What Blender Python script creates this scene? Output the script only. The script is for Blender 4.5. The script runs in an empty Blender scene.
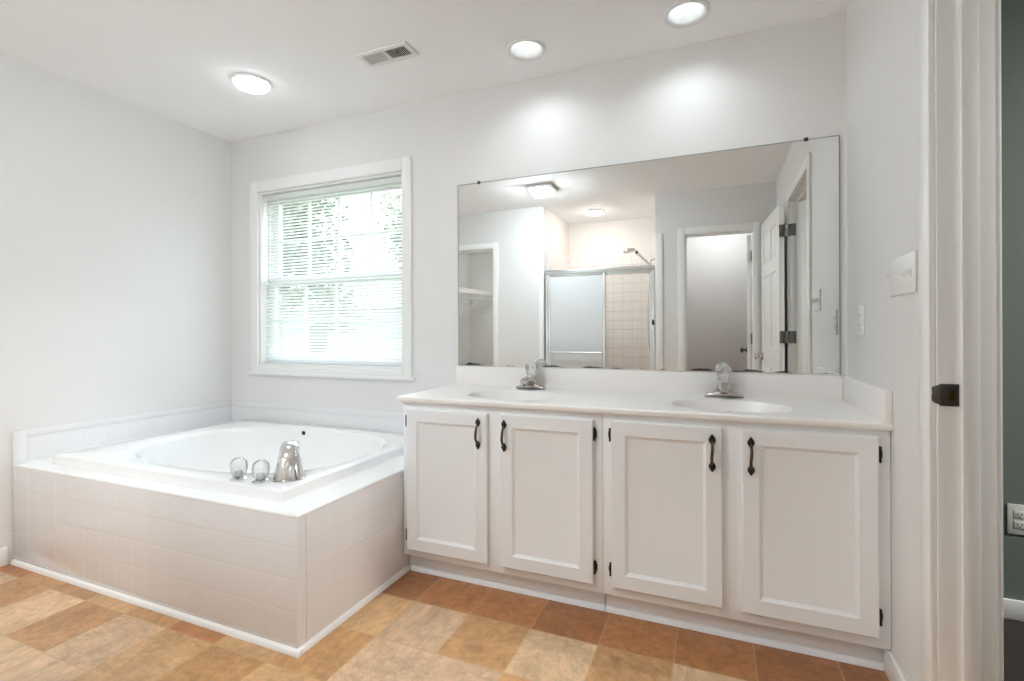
import bpy, bmesh, math, random
from mathutils import Vector, Matrix
SC = bpy.context.scene
COL = SC.collection
PI = math.pi

# ---------------------------------------------------------------- camera
CAM_X, CAM_Y, CAM_Z = 3.1377, -2.4516, 1.1022
F_PX, YAW, ROLL, CY = 493.49, 0.3906, 0.0041, 331.8
cam_d = bpy.data.cameras.new('camera')
cam = bpy.data.objects.new('camera', cam_d)
COL.objects.link(cam)
cam_d.sensor_fit = 'HORIZONTAL'
cam_d.sensor_width = 36.0
cam_d.lens = F_PX / 1024 * 36.0
cam_d.shift_y = (CY - 340.5) / 1024
cam_d.clip_start = 0.02
_R = Vector((math.cos(YAW), math.sin(YAW), 0)); _F = Vector((-math.sin(YAW), math.cos(YAW), 0)); _U = Vector((0, 0, 1))
_r = _R * math.cos(ROLL) - _U * math.sin(ROLL)
_u = _R * math.sin(ROLL) + _U * math.cos(ROLL)
_b = -_F
cam.matrix_world = Matrix(((_r.x, _u.x, _b.x, CAM_X), (_r.y, _u.y, _b.y, CAM_Y), (_r.z, _u.z, _b.z, CAM_Z), (0, 0, 0, 1)))
SC.camera = cam

# ---------------------------------------------------------------- view, world, light levels
SC.view_settings.view_transform = 'Standard'
SC.view_settings.look = 'None'
SC.view_settings.gamma = 1.0
SC.view_settings.use_curve_mapping = False
SC.view_settings.exposure = 1.53
SC.cycles.use_denoising = True
SC.cycles.max_bounces = 14
SC.cycles.diffuse_bounces = 10
SC.cycles.transmission_bounces = 12
SC.cycles.transparent_max_bounces = 24
SC.cycles.caustics_reflective = False
SC.cycles.caustics_refractive = False
SC.cycles.sample_clamp_indirect = 6.0

L_SQUARE = 62.0      # square ceiling fixture
L_ROUND = 6.5       # round flush fixture over the tub
L_CAN = 1.3         # recessed lamps over the vanity
L_SHOWER = 30.0
L_TOILET_FILL = 36.0
L_CLOSET_FILL = 100.0
P_CAN_SPOT = 3.5
L_BEDROOM_FILL = 17.0
SKY_STRENGTH = 2.2

world = bpy.data.worlds.new('world'); SC.world = world
world.use_nodes = True
_n = world.node_tree.nodes; _l = world.node_tree.links
_bg = _n['Background']
_tc = _n.new('ShaderNodeTexCoord'); _sep = _n.new('ShaderNodeSeparateXYZ'); _cr = _n.new('ShaderNodeValToRGB')
_l.new(_tc.outputs['Generated'], _sep.inputs[0]); _l.new(_sep.outputs['Z'], _cr.inputs[0])
_cr.color_ramp.elements[0].position = 0.0; _cr.color_ramp.elements[0].color = (0.93, 0.96, 1.0, 1)
_cr.color_ramp.elements[1].position = 0.8; _cr.color_ramp.elements[1].color = (0.72, 0.86, 1.0, 1)
_l.new(_cr.outputs[0], _bg.inputs[0]); _bg.inputs[1].default_value = SKY_STRENGTH

# ---------------------------------------------------------------- materials
def new_mat(name):
    m = bpy.data.materials.new(name); m.use_nodes = True
    return m, m.node_tree.nodes, m.node_tree.links, m.node_tree.nodes['Principled BSDF']

def pbr(name, col, rough=0.5, metal=0.0, noise=0.0, nscale=20, bump=0.0, bscale=200, spec=0.5, coat=0.0, trans=0.0, ior=1.45):
    m, n, l, b = new_mat(name)
    b.inputs['Base Color'].default_value = (*col, 1); b.inputs['Roughness'].default_value = rough
    b.inputs['Metallic'].default_value = metal; b.inputs['Specular IOR Level'].default_value = spec
    b.inputs['Coat Weight'].default_value = coat; b.inputs['Transmission Weight'].default_value = trans
    b.inputs['IOR'].default_value = ior
    geo = n.new('ShaderNodeNewGeometry')
    if noise:
        t = n.new('ShaderNodeTexNoise'); t.inputs['Scale'].default_value = nscale; t.inputs['Detail'].default_value = 4
        l.new(geo.outputs['Position'], t.inputs['Vector'])
        mx = n.new('ShaderNodeMix'); mx.data_type = 'RGBA'
        mx.inputs['A'].default_value = (*[c * (1 - noise) for c in col], 1)
        mx.inputs['B'].default_value = (*[min(1, c * (1 + noise)) for c in col], 1)
        l.new(t.outputs['Fac'], mx.inputs['Factor']); l.new(mx.outputs['Result'], b.inputs['Base Color'])
    if bump:
        t = n.new('ShaderNodeTexNoise'); t.inputs['Scale'].default_value = bscale; t.inputs['Detail'].default_value = 3
        l.new(geo.outputs['Position'], t.inputs['Vector'])
        bp = n.new('ShaderNodeBump'); bp.inputs['Strength'].default_value = bump; bp.inputs['Distance'].default_value = 0.002
        l.new(t.outputs['Fac'], bp.inputs['Height']); l.new(bp.outputs[0], b.inputs['Normal'])
    return m

def emit(name, col, strength):
    m, n, l, b = new_mat(name)
    b.inputs['Base Color'].default_value = (0.9, 0.9, 0.88, 1)
    b.inputs['Emission Color'].default_value = (*col, 1); b.inputs['Emission Strength'].default_value = strength
    return m

def tile_mat(name, col, grout, pitch, ox, oy, oz, gw=0.003, rough=0.12, pitch_z=None, contrast=1.0):
    """square ceramic tile: grid in world metres, axes picked from the face normal"""
    m, n, l, b = new_mat(name)
    geo = n.new('ShaderNodeNewGeometry')
    ps = n.new('ShaderNodeSeparateXYZ'); l.new(geo.outputs['Position'], ps.inputs[0])
    ns = n.new('ShaderNodeSeparateXYZ'); l.new(geo.outputs['True Normal'], ns.inputs[0])
    def math_(op, a, b_=None):
        k = n.new('ShaderNodeMath'); k.operation = op
        for i, v in enumerate((a, b_)):
            if v is None: continue
            if hasattr(v, 'links') or hasattr(v, 'is_linked'): l.new(v, k.inputs[i])
            else: k.inputs[i].default_value = v
        return k.outputs[0]
    def dist(axis, off, p):
        u = math_('DIVIDE', math_('SUBTRACT', ps.outputs[axis], off), p)
        f = math_('FRACT', u)
        d = math_('ABSOLUTE', math_('SUBTRACT', f, 0.5))
        d = math_('MULTIPLY', math_('SUBTRACT', 0.5, d), p)         # distance to the nearest line
        nrm = math_('GREATER_THAN', math_('ABSOLUTE', ns.outputs[axis]), 0.6)
        return math_('ADD', d, math_('ADD', nrm, 0.0 if axis == 'Z' else 0.0012))                                 # ignore the axis along the normal
    dm = math_('MINIMUM', math_('MINIMUM', dist('X', ox, pitch), dist('Y', oy, pitch)), dist('Z', oz, pitch_z or pitch))
    mr = n.new('ShaderNodeMapRange'); l.new(dm, mr.inputs[0])
    mr.inputs['From Min'].default_value = gw * 0.35; mr.inputs['From Max'].default_value = gw
    mx = n.new('ShaderNodeMix'); mx.data_type = 'RGBA'
    mx.inputs['A'].default_value = (*grout, 1); mx.inputs['B'].default_value = (*col, 1)
    l.new(mr.outputs[0], mx.inputs['Factor']); l.new(mx.outputs['Result'], b.inputs['Base Color'])
    rr = n.new('ShaderNodeMapRange'); l.new(mr.outputs[0], rr.inputs[0])
    rr.inputs['To Min'].default_value = 0.6; rr.inputs['To Max'].default_value = rough
    l.new(rr.outputs[0], b.inputs['Roughness'])
    bp = n.new('ShaderNodeBump'); bp.inputs['Strength'].default_value = 0.35 * contrast; bp.inputs['Distance'].default_value = 0.002
    l.new(mr.outputs[0], bp.inputs['Height']); l.new(bp.outputs[0], b.inputs['Normal'])
    return m

M = {}
M['wall'] = pbr('wall_paint', (0.76, 0.752, 0.742), 0.55, noise=0.008, nscale=3, bump=0.05, bscale=260)
M['ceiling'] = pbr('ceiling_paint', (0.93, 0.93, 0.935), 0.8, bump=0.35, bscale=90)
M['trim'] = pbr('white_trim_paint', (0.86, 0.86, 0.85), 0.32, noise=0.01, nscale=8)
M['cabinet'] = pbr('cabinet_paint', (0.84, 0.855, 0.875), 0.36, noise=0.01, nscale=9, bump=0.03, bscale=120)
M['marble'] = pbr('cultured_marble', (0.86, 0.835, 0.815), 0.3, noise=0.02, nscale=5, coat=0.0)
M['acrylic'] = pbr('tub_acrylic', (0.87, 0.87, 0.87), 0.12, noise=0.005, nscale=4, coat=0.4)
M['tile'] = tile_mat('white_wall_tile', (0.80, 0.795, 0.81), (0.735, 0.73, 0.74), 0.1105, 1.470, -0.778, 0.0305)
M['shower_tile'] = tile_mat('beige_shower_tile', (0.84, 0.80, 0.77), (0.58, 0.53, 0.49), 0.1105, 1.45, -2.56, 0.02, gw=0.006)
M['beige_wall'] = pbr('beige_paint', (0.80, 0.765, 0.73), 0.6, noise=0.01, nscale=3)
M['green'] = pbr('bedroom_green_paint', (0.145, 0.17, 0.156), 0.7, noise=0.015, nscale=3)
M['toilet_wall'] = pbr('toilet_room_paint', (0.645, 0.605, 0.58), 0.6, noise=0.01, nscale=3)
M['closet_wall'] = pbr('closet_paint', (0.62, 0.63, 0.62), 0.7, noise=0.01, nscale=3)
M['glass_edge'] = pbr('ground_glass_edge', (0.30, 0.32, 0.31), 0.5, noise=0.1, nscale=60)
M['chrome'] = pbr('chrome', (0.78, 0.77, 0.76), 0.09, 1.0, noise=0.03, nscale=30)
M['nickel'] = pbr('aged_nickel', (0.56, 0.53, 0.50), 0.22, 1.0, noise=0.15, nscale=60)
M['satin'] = pbr('satin_aluminium', (0.86, 0.87, 0.87), 0.25, 1.0, noise=0.02, nscale=40)
M['dark_metal'] = pbr('oil_rubbed_metal', (0.10, 0.09, 0.085), 0.4, 0.7, noise=0.2, nscale=120)
M['hinge_metal'] = pbr('grey_hinge_metal', (0.22, 0.215, 0.20), 0.4, 0.8, noise=0.1, nscale=120)
M['brass'] = pbr('antique_brass', (0.125, 0.075, 0.034), 0.36, 0.9, noise=0.35, nscale=90)
M['black'] = pbr('black_iron', (0.022, 0.019, 0.016), 0.45, 0.3, noise=0.2, nscale=120)
M['dark'] = pbr('dark_cavity', (0.03, 0.03, 0.03), 0.8, noise=0.1)
def crystal_mat():
    # clear moulded acrylic, slightly clouded
    m, n, l, b = new_mat('clear_acrylic')
    b.inputs['Base Color'].default_value = (0.98, 0.99, 0.99, 1); b.inputs['Roughness'].default_value = 0.02
    b.inputs['Transmission Weight'].default_value = 1.0; b.inputs['IOR'].default_value = 1.42
    tp = n.new('ShaderNodeBsdfTransparent'); df = n.new('ShaderNodeBsdfDiffuse'); df.inputs[0].default_value = (0.9, 0.91, 0.92, 1)
    m1 = n.new('ShaderNodeMixShader'); m1.inputs[0].default_value = 0.4; l.new(tp.outputs[0], m1.inputs[1]); l.new(df.outputs[0], m1.inputs[2])
    m2 = n.new('ShaderNodeMixShader'); m2.inputs[0].default_value = 0.28; l.new(b.outputs[0], m2.inputs[1]); l.new(m1.outputs[0], m2.inputs[2])
    l.new(m2.outputs[0], n['Material Output'].inputs[0])
    return m
M['crystal'] = crystal_mat()
M['plate'] = pbr('white_plastic', (0.80, 0.80, 0.79), 0.35, noise=0.01)
M['grey_plate'] = pbr('pale_plastic', (0.60, 0.61, 0.59), 0.4, noise=0.01)
M['carpet'] = pbr('brown_carpet', (0.034, 0.028, 0.023), 0.95, noise=0.8, nscale=160, bump=1.0, bscale=400)
M['slat'] = None
M['bark'] = pbr('bark', (0.12, 0.09, 0.065), 0.9, noise=0.3, nscale=12, bump=0.6, bscale=30)
M['leaf'] = pbr('leaf_green', (0.17, 0.195, 0.13), 0.6, noise=0.35, nscale=3)
M['leaf_light'] = pbr('leaf_pale_green', (0.24, 0.26, 0.18), 0.6, noise=0.35, nscale=3)
M['grass'] = pbr('grass', (0.16, 0.19, 0.10), 0.95, noise=0.4, nscale=6, bump=0.8, bscale=60)
M['shingle'] = pbr('grey_shingle', (0.35, 0.35, 0.36), 0.9, noise=0.25, nscale=14)
M['wire'] = pbr('white_coated_wire', (0.82, 0.82, 0.81), 0.4, noise=0.01)
M['vent'] = pbr('white_enamel', (0.78, 0.78, 0.77), 0.4, noise=0.01)
M['vent_dark'] = pbr('vent_louvre_shade', (0.30, 0.30, 0.30), 0.5, noise=0.05)

def slat_mat():
    m, n, l, b = new_mat('white_vinyl_slat')
    b.inputs['Base Color'].default_value = (0.86, 0.87, 0.87, 1); b.inputs['Roughness'].default_value = 0.4
    tr = n.new('ShaderNodeBsdfTranslucent'); tr.inputs[0].default_value = (0.9, 0.92, 0.92, 1)
    mx = n.new('ShaderNodeMixShader'); mx.inputs[0].default_value = 0.3
    l.new(b.outputs[0], mx.inputs[1]); l.new(tr.outputs[0], mx.inputs[2])
    l.new(mx.outputs[0], n['Material Output'].inputs[0])
    return m
M['slat'] = slat_mat()

def glass_mat(name, col, rough, tint_mix):
    m, n, l, b = new_mat(name)
    b.inputs['Base Color'].default_value = (*col, 1); b.inputs['Roughness'].default_value = rough
    b.inputs['Transmission Weight'].default_value = 1.0; b.inputs['IOR'].default_value = 1.1 if rough > 0.1 else 1.05
    tp = n.new('ShaderNodeBsdfTransparent'); tp.inputs[0].default_value = (*col, 1)
    df = n.new('ShaderNodeBsdfDiffuse'); df.inputs[0].default_value = (*col, 1)
    mx = n.new('ShaderNodeMixShader'); mx.inputs[0].default_value = tint_mix
    l.new(tp.outputs[0], mx.inputs[1]); l.new(df.outputs[0], mx.inputs[2])
    gl = n.new('ShaderNodeBsdfGlossy'); gl.inputs['Roughness'].default_value = 0.05 if rough < .1 else 0.25
    fr = n.new('ShaderNodeFresnel'); fr.inputs[0].default_value = 1.4
    gb = n.new('ShaderNodeNewGeometry'); inv = n.new('ShaderNodeMath'); inv.operation = 'SUBTRACT'; inv.inputs[0].default_value = 1.0; l.new(gb.outputs['Backfacing'], inv.inputs[1])
    fm = n.new('ShaderNodeMath'); fm.operation = 'MULTIPLY'; l.new(fr.outputs[0], fm.inputs[0]); l.new(inv.outputs[0], fm.inputs[1])
    mx2 = n.new('ShaderNodeMixShader'); l.new(fm.outputs[0], mx2.inputs[0])
    l.new(mx.outputs[0], mx2.inputs[1]); l.new(gl.outputs[0], mx2.inputs[2])
    l.new(mx2.outputs[0], n['Material Output'].inputs[0])
    return m
M['pane'] = glass_mat('window_glass', (0.96, 0.98, 0.97), 0.0, 0.0)
M['frosted'] = glass_mat('frosted_glass', (0.82, 0.84, 0.85), 0.3, 0.8)
M['obscure'] = glass_mat('obscure_glass', (0.95, 0.93, 0.91), 0.2, 0.12)

def mirror_mat():
    m, n, l, b = new_mat('silvered_mirror')
    b.inputs['Metallic'].default_value = 1.0; b.inputs['Roughness'].default_value = 0.0
    geo = n.new('ShaderNodeNewGeometry'); ps = n.new('ShaderNodeSeparateXYZ'); l.new(geo.outputs['Position'], ps.inputs[0])
    t = n.new('ShaderNodeTexNoise'); t.inputs['Scale'].default_value = 9; t.inputs['Detail'].default_value = 5
    l.new(geo.outputs['Position'], t.inputs['Vector'])
    # tarnish: dark blotches only in the lowest centimetre of the silver
    h = n.new('ShaderNodeMapRange'); l.new(ps.outputs['Z'], h.inputs[0])
    h.inputs['From Min'].default_value = 0.914; h.inputs['From Max'].default_value = 0.954
    h.inputs['To Min'].default_value = 0.40; h.inputs['To Max'].default_value = 1.0
    g = n.new('ShaderNodeMath'); g.operation = 'GREATER_THAN'; l.new(t.outputs['Fac'], g.inputs[0]); l.new(h.outputs[0], g.inputs[1])
    mx = n.new('ShaderNodeMix'); mx.data_type = 'RGBA'; l.new(g.outputs[0], mx.inputs['Factor'])
    mx.inputs['A'].default_value = (0.86, 0.875, 0.87, 1); mx.inputs['B'].default_value = (0.16, 0.15, 0.14, 1)
    l.new(mx.outputs['Result'], b.inputs['Base Color'])
    return m
M['mirror'] = mirror_mat()

def siding_mat():
    m, n, l, b = new_mat('pale_lap_siding')
    geo = n.new('ShaderNodeNewGeometry'); ps = n.new('ShaderNodeSeparateXYZ'); l.new(geo.outputs['Position'], ps.inputs[0])
    d = n.new('ShaderNodeMath'); d.operation = 'DIVIDE'; l.new(ps.outputs['Z'], d.inputs[0]); d.inputs[1].default_value = 0.15
    f = n.new('ShaderNodeMath'); f.operation = 'FRACT'; l.new(d.outputs[0], f.inputs[0])
    c = n.new('ShaderNodeValToRGB'); l.new(f.outputs[0], c.inputs[0])
    c.color_ramp.elements[0].color = (0.24, 0.25, 0.26, 1); c.color_ramp.elements[1].position = 0.08; c.color_ramp.elements[1].color = (0.36, 0.37, 0.38, 1)
    l.new(c.outputs[0], b.inputs['Base Color']); b.inputs['Roughness'].default_value = 0.7
    return m
M['siding'] = siding_mat()

def floor_mat():
    m, n, l, b = new_mat('stone_look_vinyl')
    at = n.new('ShaderNodeAttribute'); at.attribute_name = 'tile_tone'
    geo = n.new('ShaderNodeNewGeometry'); ps = n.new('ShaderNodeSeparateXYZ'); l.new(geo.outputs['Position'], ps.inputs[0])
    add = n.new('ShaderNodeVectorMath'); add.operation = 'MULTIPLY_ADD'     # shift the mottling from tile to tile
    l.new(at.outputs['Color'], add.inputs[0]); add.inputs[1].default_value = (37, 53, 71); l.new(geo.outputs['Position'], add.inputs[2])
    t1 = n.new('ShaderNodeTexNoise'); t1.inputs['Scale'].default_value = 9; t1.inputs['Detail'].default_value = 7; t1.inputs['Roughness'].default_value = 0.62
    t1.inputs['Distortion'].default_value = 0.35
    t2 = n.new('ShaderNodeTexNoise'); t2.inputs['Scale'].default_value = 34; t2.inputs['Detail'].default_value = 9; t2.inputs['Roughness'].default_value = 0.7
    for t in (t1, t2): l.new(add.outputs[0], t.inputs['Vector'])
    r1 = n.new('ShaderNodeMapRange'); l.new(t1.outputs['Fac'], r1.inputs[0])
    r1.inputs['From Min'].default_value = 0.3; r1.inputs['From Max'].default_value = 0.7
    r1.inputs['To Min'].default_value = 0.82; r1.inputs['To Max'].default_value = 1.16
    r2 = n.new('ShaderNodeMapRange'); l.new(t2.outputs['Fac'], r2.inputs[0])
    r2.inputs['From Min'].default_value = 0.3; r2.inputs['From Max'].default_value = 0.7
    r2.inputs['To Min'].default_value = 0.78; r2.inputs['To Max'].default_value = 1.2
    m0 = n.new('ShaderNodeMath'); m0.operation = 'MULTIPLY'; l.new(r1.outputs[0], m0.inputs[0]); l.new(r2.outputs[0], m0.inputs[1])
    tv = n.new('ShaderNodeTexNoise'); tv.inputs['Scale'].default_value = 8; tv.inputs['Detail'].default_value = 8; tv.inputs['Roughness'].default_value = 0.6; l.new(add.outputs[0], tv.inputs['Vector'])
    v1 = n.new('ShaderNodeMath'); v1.operation = 'SUBTRACT'; l.new(tv.outputs['Fac'], v1.inputs[0]); v1.inputs[1].default_value = 0.5
    v2 = n.new('ShaderNodeMath'); v2.operation = 'ABSOLUTE'; l.new(v1.outputs[0], v2.inputs[0])
    v3 = n.new('ShaderNodeMapRange'); l.new(v2.outputs[0], v3.inputs[0]); v3.inputs['From Max'].default_value = 0.035; v3.inputs['To Min'].default_value = 0.87; v3.inputs['To Max'].default_value = 1.03
    mm = n.new('ShaderNodeMath'); mm.operation = 'MULTIPLY'; l.new(m0.outputs[0], mm.inputs[0]); l.new(v3.outputs[0], mm.inputs[1])
    sc = n.new('ShaderNodeVectorMath'); sc.operation = 'SCALE'; l.new(at.outputs['Color'], sc.inputs[0]); l.new(mm.outputs[0], sc.inputs['Scale'])
    def line(axis, off):
        a = n.new('ShaderNodeMath'); a.operation = 'SUBTRACT'; l.new(ps.outputs[axis], a.inputs[0]); a.inputs[1].default_value = off
        d = n.new('ShaderNodeMath'); d.operation = 'DIVIDE'; l.new(a.outputs[0], d.inputs[0]); d.inputs[1].default_value = 0.2525
        f = n.new('ShaderNodeMath'); f.operation = 'FRACT'; l.new(d.outputs[0], f.inputs[0])
        s = n.new('ShaderNodeMath'); s.operation = 'SUBTRACT'; l.new(f.outputs[0], s.inputs[0]); s.inputs[1].default_value = 0.5
        k = n.new('ShaderNodeMath'); k.operation = 'ABSOLUTE'; l.new(s.outputs[0], k.inputs[0])
        return k.outputs[0]
    mxx = n.new('ShaderNodeMath'); mxx.operation = 'MAXIMUM'; l.new(line('X', 2.2475), mxx.inputs[0]); l.new(line('Y', -0.735), mxx.inputs[1])
    t3 = n.new('ShaderNodeTexNoise'); t3.inputs['Scale'].default_value = 40; l.new(geo.outputs['Position'], t3.inputs['Vector'])
    wob = n.new('ShaderNodeMath'); wob.operation = 'MULTIPLY_ADD'; l.new(t3.outputs['Fac'], wob.inputs[0]); wob.inputs[1].default_value = 0.012; l.new(mxx.outputs[0], wob.inputs[2])
    gm = n.new('ShaderNodeMapRange'); l.new(wob.outputs[0], gm.inputs[0]); gm.inputs['From Min'].default_value = 0.490; gm.inputs['From Max'].default_value = 0.503
    gm.inputs['To Max'].default_value = 0.7
    mx = n.new('ShaderNodeMix'); mx.data_type = 'RGBA'; l.new(gm.outputs[0], mx.inputs['Factor'])
    l.new(sc.outputs[0], mx.inputs['A']); mx.inputs['B'].default_value = (0.50, 0.33, 0.19, 1)
    l.new(mx.outputs['Result'], b.inputs['Base Color'])
    b.inputs['Roughness'].default_value = 0.3
    bp = n.new('ShaderNodeBump'); bp.inputs['Strength'].default_value = 0.12; bp.inputs['Distance'].default_value = 0.002
    l.new(mm.outputs[0], bp.inputs['Height']); l.new(bp.outputs[0], b.inputs['Normal'])
    return m
M['floor'] = floor_mat()

# ---------------------------------------------------------------- mesh helpers (all geometry in world metres)
def BM(): return bmesh.new()

def box(bm, x0, x1, y0, y1, z0, z1, bev=0.0, mat=None, seg=2):
    vs = [bm.verts.new((x, y, z)) for x in (x0, x1) for y in (y0, y1) for z in (z0, z1)]
    fs = [bm.faces.new([vs[i] for i in f]) for f in ((0, 1, 3, 2), (4, 6, 7, 5), (0, 4, 5, 1), (2, 3, 7, 6), (0, 2, 6, 4), (1, 5, 7, 3))]
    if bev:
        es = list({e for f in fs for e in f.edges})
        r = bmesh.ops.bevel(bm, geom=es, offset=bev, segments=seg, affect='EDGES', profile=0.5)
        vs = list({v for f in r['faces'] for v in f.verts} | {v for v in vs if v.is_valid})
    if mat is not None:
        bmesh.ops.transform(bm, matrix=mat, verts=vs)
    return vs

def prism(bm, pts, off):
    """closed polygon pts (3D) extruded by the vector off"""
    a = [bm.verts.new(p) for p in pts]; b = [bm.verts.new(Vector(p) + Vector(off)) for p in pts]
    n = len(pts)
    bm.faces.new(a[::-1]); bm.faces.new(b)
    for i in range(n): bm.faces.new((a[i], a[(i + 1) % n], b[(i + 1) % n], b[i]))

def tube(bm, pts, rad, n=10, cap=True):
    pts = [Vector(p) for p in pts]
    if not isinstance(rad, (list, tuple)): rad = [rad] * len(pts)
    rings = []; up = None
    for i, p in enumerate(pts):
        t = (pts[min(i + 1, len(pts) - 1)] - pts[max(i - 1, 0)]).normalized()
        if up is None:
            up = t.orthogonal().normalized()
        up = (up - t * up.dot(t)).normalized(); sd = t.cross(up)
        rings.append([bm.verts.new(p + (up * math.cos(2 * PI * k / n) + sd * math.sin(2 * PI * k / n)) * rad[i]) for k in range(n)])
    for a, b in zip(rings, rings[1:]):
        for k in range(n): bm.faces.new((a[k], a[(k + 1) % n], b[(k + 1) % n], b[k]))
    if cap: bm.faces.new(rings[0][::-1]); bm.faces.new(rings[-1])

def lathe(bm, prof, c=(0, 0, 0), n=32, mat=None, flute=0.0, nf=8):
    """prof: list of (r, z); spun about z at c"""
    rings = []
    for r, z in prof:
        if r < 1e-6: rings.append([bm.verts.new((0, 0, z))])
        else:
            rings.append([bm.verts.new((r * (1 + flute * math.cos(nf * 2 * PI * k / n)) * math.cos(2 * PI * k / n),
                                        r * (1 + flute * math.cos(nf * 2 * PI * k / n)) * math.sin(2 * PI * k / n), z)) for k in range(n)])
    for a, b in zip(rings, rings[1:]):
        for k in range(n):
            k2 = (k + 1) % n
            if len(a) == 1 and len(b) == 1: continue
            if len(a) == 1: bm.faces.new((a[0], b[k2], b[k]))
            elif len(b) == 1: bm.faces.new((a[k], a[k2], b[0]))
            else: bm.faces.new((a[k], a[k2], b[k2], b[k]))
    vs = [v for r in rings for v in r]
    T = Matrix.Translation(c) @ (mat if mat is not None else Matrix.Identity(4))
    bmesh.ops.transform(bm, matrix=T, verts=vs)
    return vs

def angles_for(cx, cy, x0, x1, y0, y1, n=64):
    a = [2 * PI * k / n for k in range(n)]
    a += [math.atan2(y - cy, x - cx) % (2 * PI) for x in (x0, x1) for y in (y0, y1)]
    out = []
    for v in sorted(a):
        if not out or v - out[-1] > 1e-4: out.append(v)
    return out
def rect_ring(cx, cy, x0, x1, y0, y1, z, A):
    pts = []
    for t in A:
        c, s = math.cos(t), math.sin(t); r = 1e9
        if c > 1e-9: r = min(r, (x1 - cx) / c)
        if c < -1e-9: r = min(r, (x0 - cx) / c)
        if s > 1e-9: r = min(r, (y1 - cy) / s)
        if s < -1e-9: r = min(r, (y0 - cy) / s)
        pts.append((cx + r * c, cy + r * s, z))
    return pts
def oval_ring(cx, cy, a, b, p, z, A):
    pts = []
    for t in A:
        c, s = math.cos(t), math.sin(t)
        r = (abs(c / a) ** p + abs(s / b) ** p) ** (-1 / p)
        pts.append((cx + r * c, cy + r * s, z))
    return pts
def loft(bm, rings, close=None):
    R = [[bm.verts.new(p) for p in r] for r in rings]; n = len(R[0])
    for a, b in zip(R, R[1:]):
        for k in range(n): bm.faces.new((a[k], a[(k + 1) % n], b[(k + 1) % n], b[k]))
    if close is not None:
        v = bm.verts.new(close)
        for k in range(n): bm.faces.new((R[-1][k], R[-1][(k + 1) % n], v))

def smooth_angle(me, deg=35):
    for p in me.polygons: p.use_smooth = True
    try: me.set_sharp_from_angle(angle=math.radians(deg))
    except Exception: pass

def tagp(o, label=None, cat=None, group=None, kind=None):
    if label: o['label'] = label
    if cat: o['category'] = cat
    if group: o['group'] = group
    if kind: o['kind'] = kind
    return o

def thing(name, loc, label=None, cat=None, group=None, kind=None):
    o = bpy.data.objects.new(name, None); COL.objects.link(o)
    o.location = loc; o.empty_display_size = 0.05
    return tagp(o, label, cat, group, kind)

def world_loc(o):
    v = Vector(o.location)
    while o.parent: o = o.parent; v += o.location
    return v

def obj(name, bm, mats, parent=None, smooth=True, deg=35, label=None, cat=None, group=None, kind=None, fix=True, origin=None):
    if fix: bmesh.ops.recalc_face_normals(bm, faces=bm.faces[:])
    me = bpy.data.meshes.new(name)
    if origin is None:
        if parent is not None: origin = world_loc(parent)
        else:
            xs = [v.co.x for v in bm.verts]; ys = [v.co.y for v in bm.verts]; zs = [v.co.z for v in bm.verts]
            origin = Vector(((min(xs) + max(xs)) / 2, (min(ys) + max(ys)) / 2, min(zs)))
    origin = Vector(origin)
    bmesh.ops.translate(bm, vec=-origin, verts=bm.verts[:])
    bm.to_mesh(me); bm.free()
    if not isinstance(mats, (list, tuple)): mats = [mats]
    for m in mats: me.materials.append(m)
    if smooth: smooth_angle(me, deg)
    o = bpy.data.objects.new(name, me); COL.objects.link(o)
    if parent is not None:
        o.parent = parent; o.location = origin - world_loc(parent)
    else: o.location = origin
    return tagp(o, label, cat, group, kind)

def dup_tree(o, parent=None):
    c = o.copy(); COL.objects.link(c)
    if parent is not None: c.parent = parent
    for ch in list(o.children): dup_tree(ch, c)
    return c

def struct(name, bm, mat, parent=None, smooth=False, **k):
    return obj(name, bm, mat, parent, smooth=smooth, kind='structure' if parent is None else None, **k)

# ---------------------------------------------------------------- room sizes
W = 3.651; H = 2.44; T = 0.114
YO = -2.56                      # face of the wall opposite the mirror
YO2 = YO - 0.115

# ---- floor: one face per printed tile
random.seed(5)
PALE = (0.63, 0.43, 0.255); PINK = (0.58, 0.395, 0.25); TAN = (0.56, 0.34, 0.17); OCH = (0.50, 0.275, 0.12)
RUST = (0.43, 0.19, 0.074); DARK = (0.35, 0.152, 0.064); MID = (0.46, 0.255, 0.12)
TONE = {}
def put(j, i0, names):
    for k, c in enumerate(names): TONE[(i0 + k, j)] = c
# i = 0 starts at x = 2.2475, j = 0 starts at y = -0.735
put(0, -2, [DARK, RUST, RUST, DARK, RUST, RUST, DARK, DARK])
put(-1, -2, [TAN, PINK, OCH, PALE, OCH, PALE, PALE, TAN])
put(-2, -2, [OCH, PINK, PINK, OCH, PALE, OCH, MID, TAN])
put(-2, -8, [OCH, MID, TAN, OCH, RUST, TAN])
put(-3, -9, [PINK, OCH, PALE, MID, PINK, TAN, OCH, TAN, PINK, PALE, OCH, MID])
put(-4, -9, [MID, TAN, TAN, PALE, PINK, TAN, OCH, MID, TAN])
bm = BM(); lay = bm.loops.layers.float_color.new('tile_tone')
S = 0.2525
for i in range(-11, 6):
    for j in range(-12, 3):
        xa, xb = max(-0.45, 2.2475 + i * S), min(3.76, 2.2475 + (i + 1) * S)
        ya, yb = max(-3.7, -0.735 + j * S), min(0.0, -0.735 + (j + 1) * S)
        if xb - xa < 0.004 or yb - ya < 0.004: continue
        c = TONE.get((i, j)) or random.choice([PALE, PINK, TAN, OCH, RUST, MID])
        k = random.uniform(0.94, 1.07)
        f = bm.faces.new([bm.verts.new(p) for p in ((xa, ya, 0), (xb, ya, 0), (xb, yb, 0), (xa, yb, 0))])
        for lp in f.loops: lp[lay] = (c[0] * k, c[1] * k * random.uniform(.995, 1.005), c[2] * k, 1)
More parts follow.
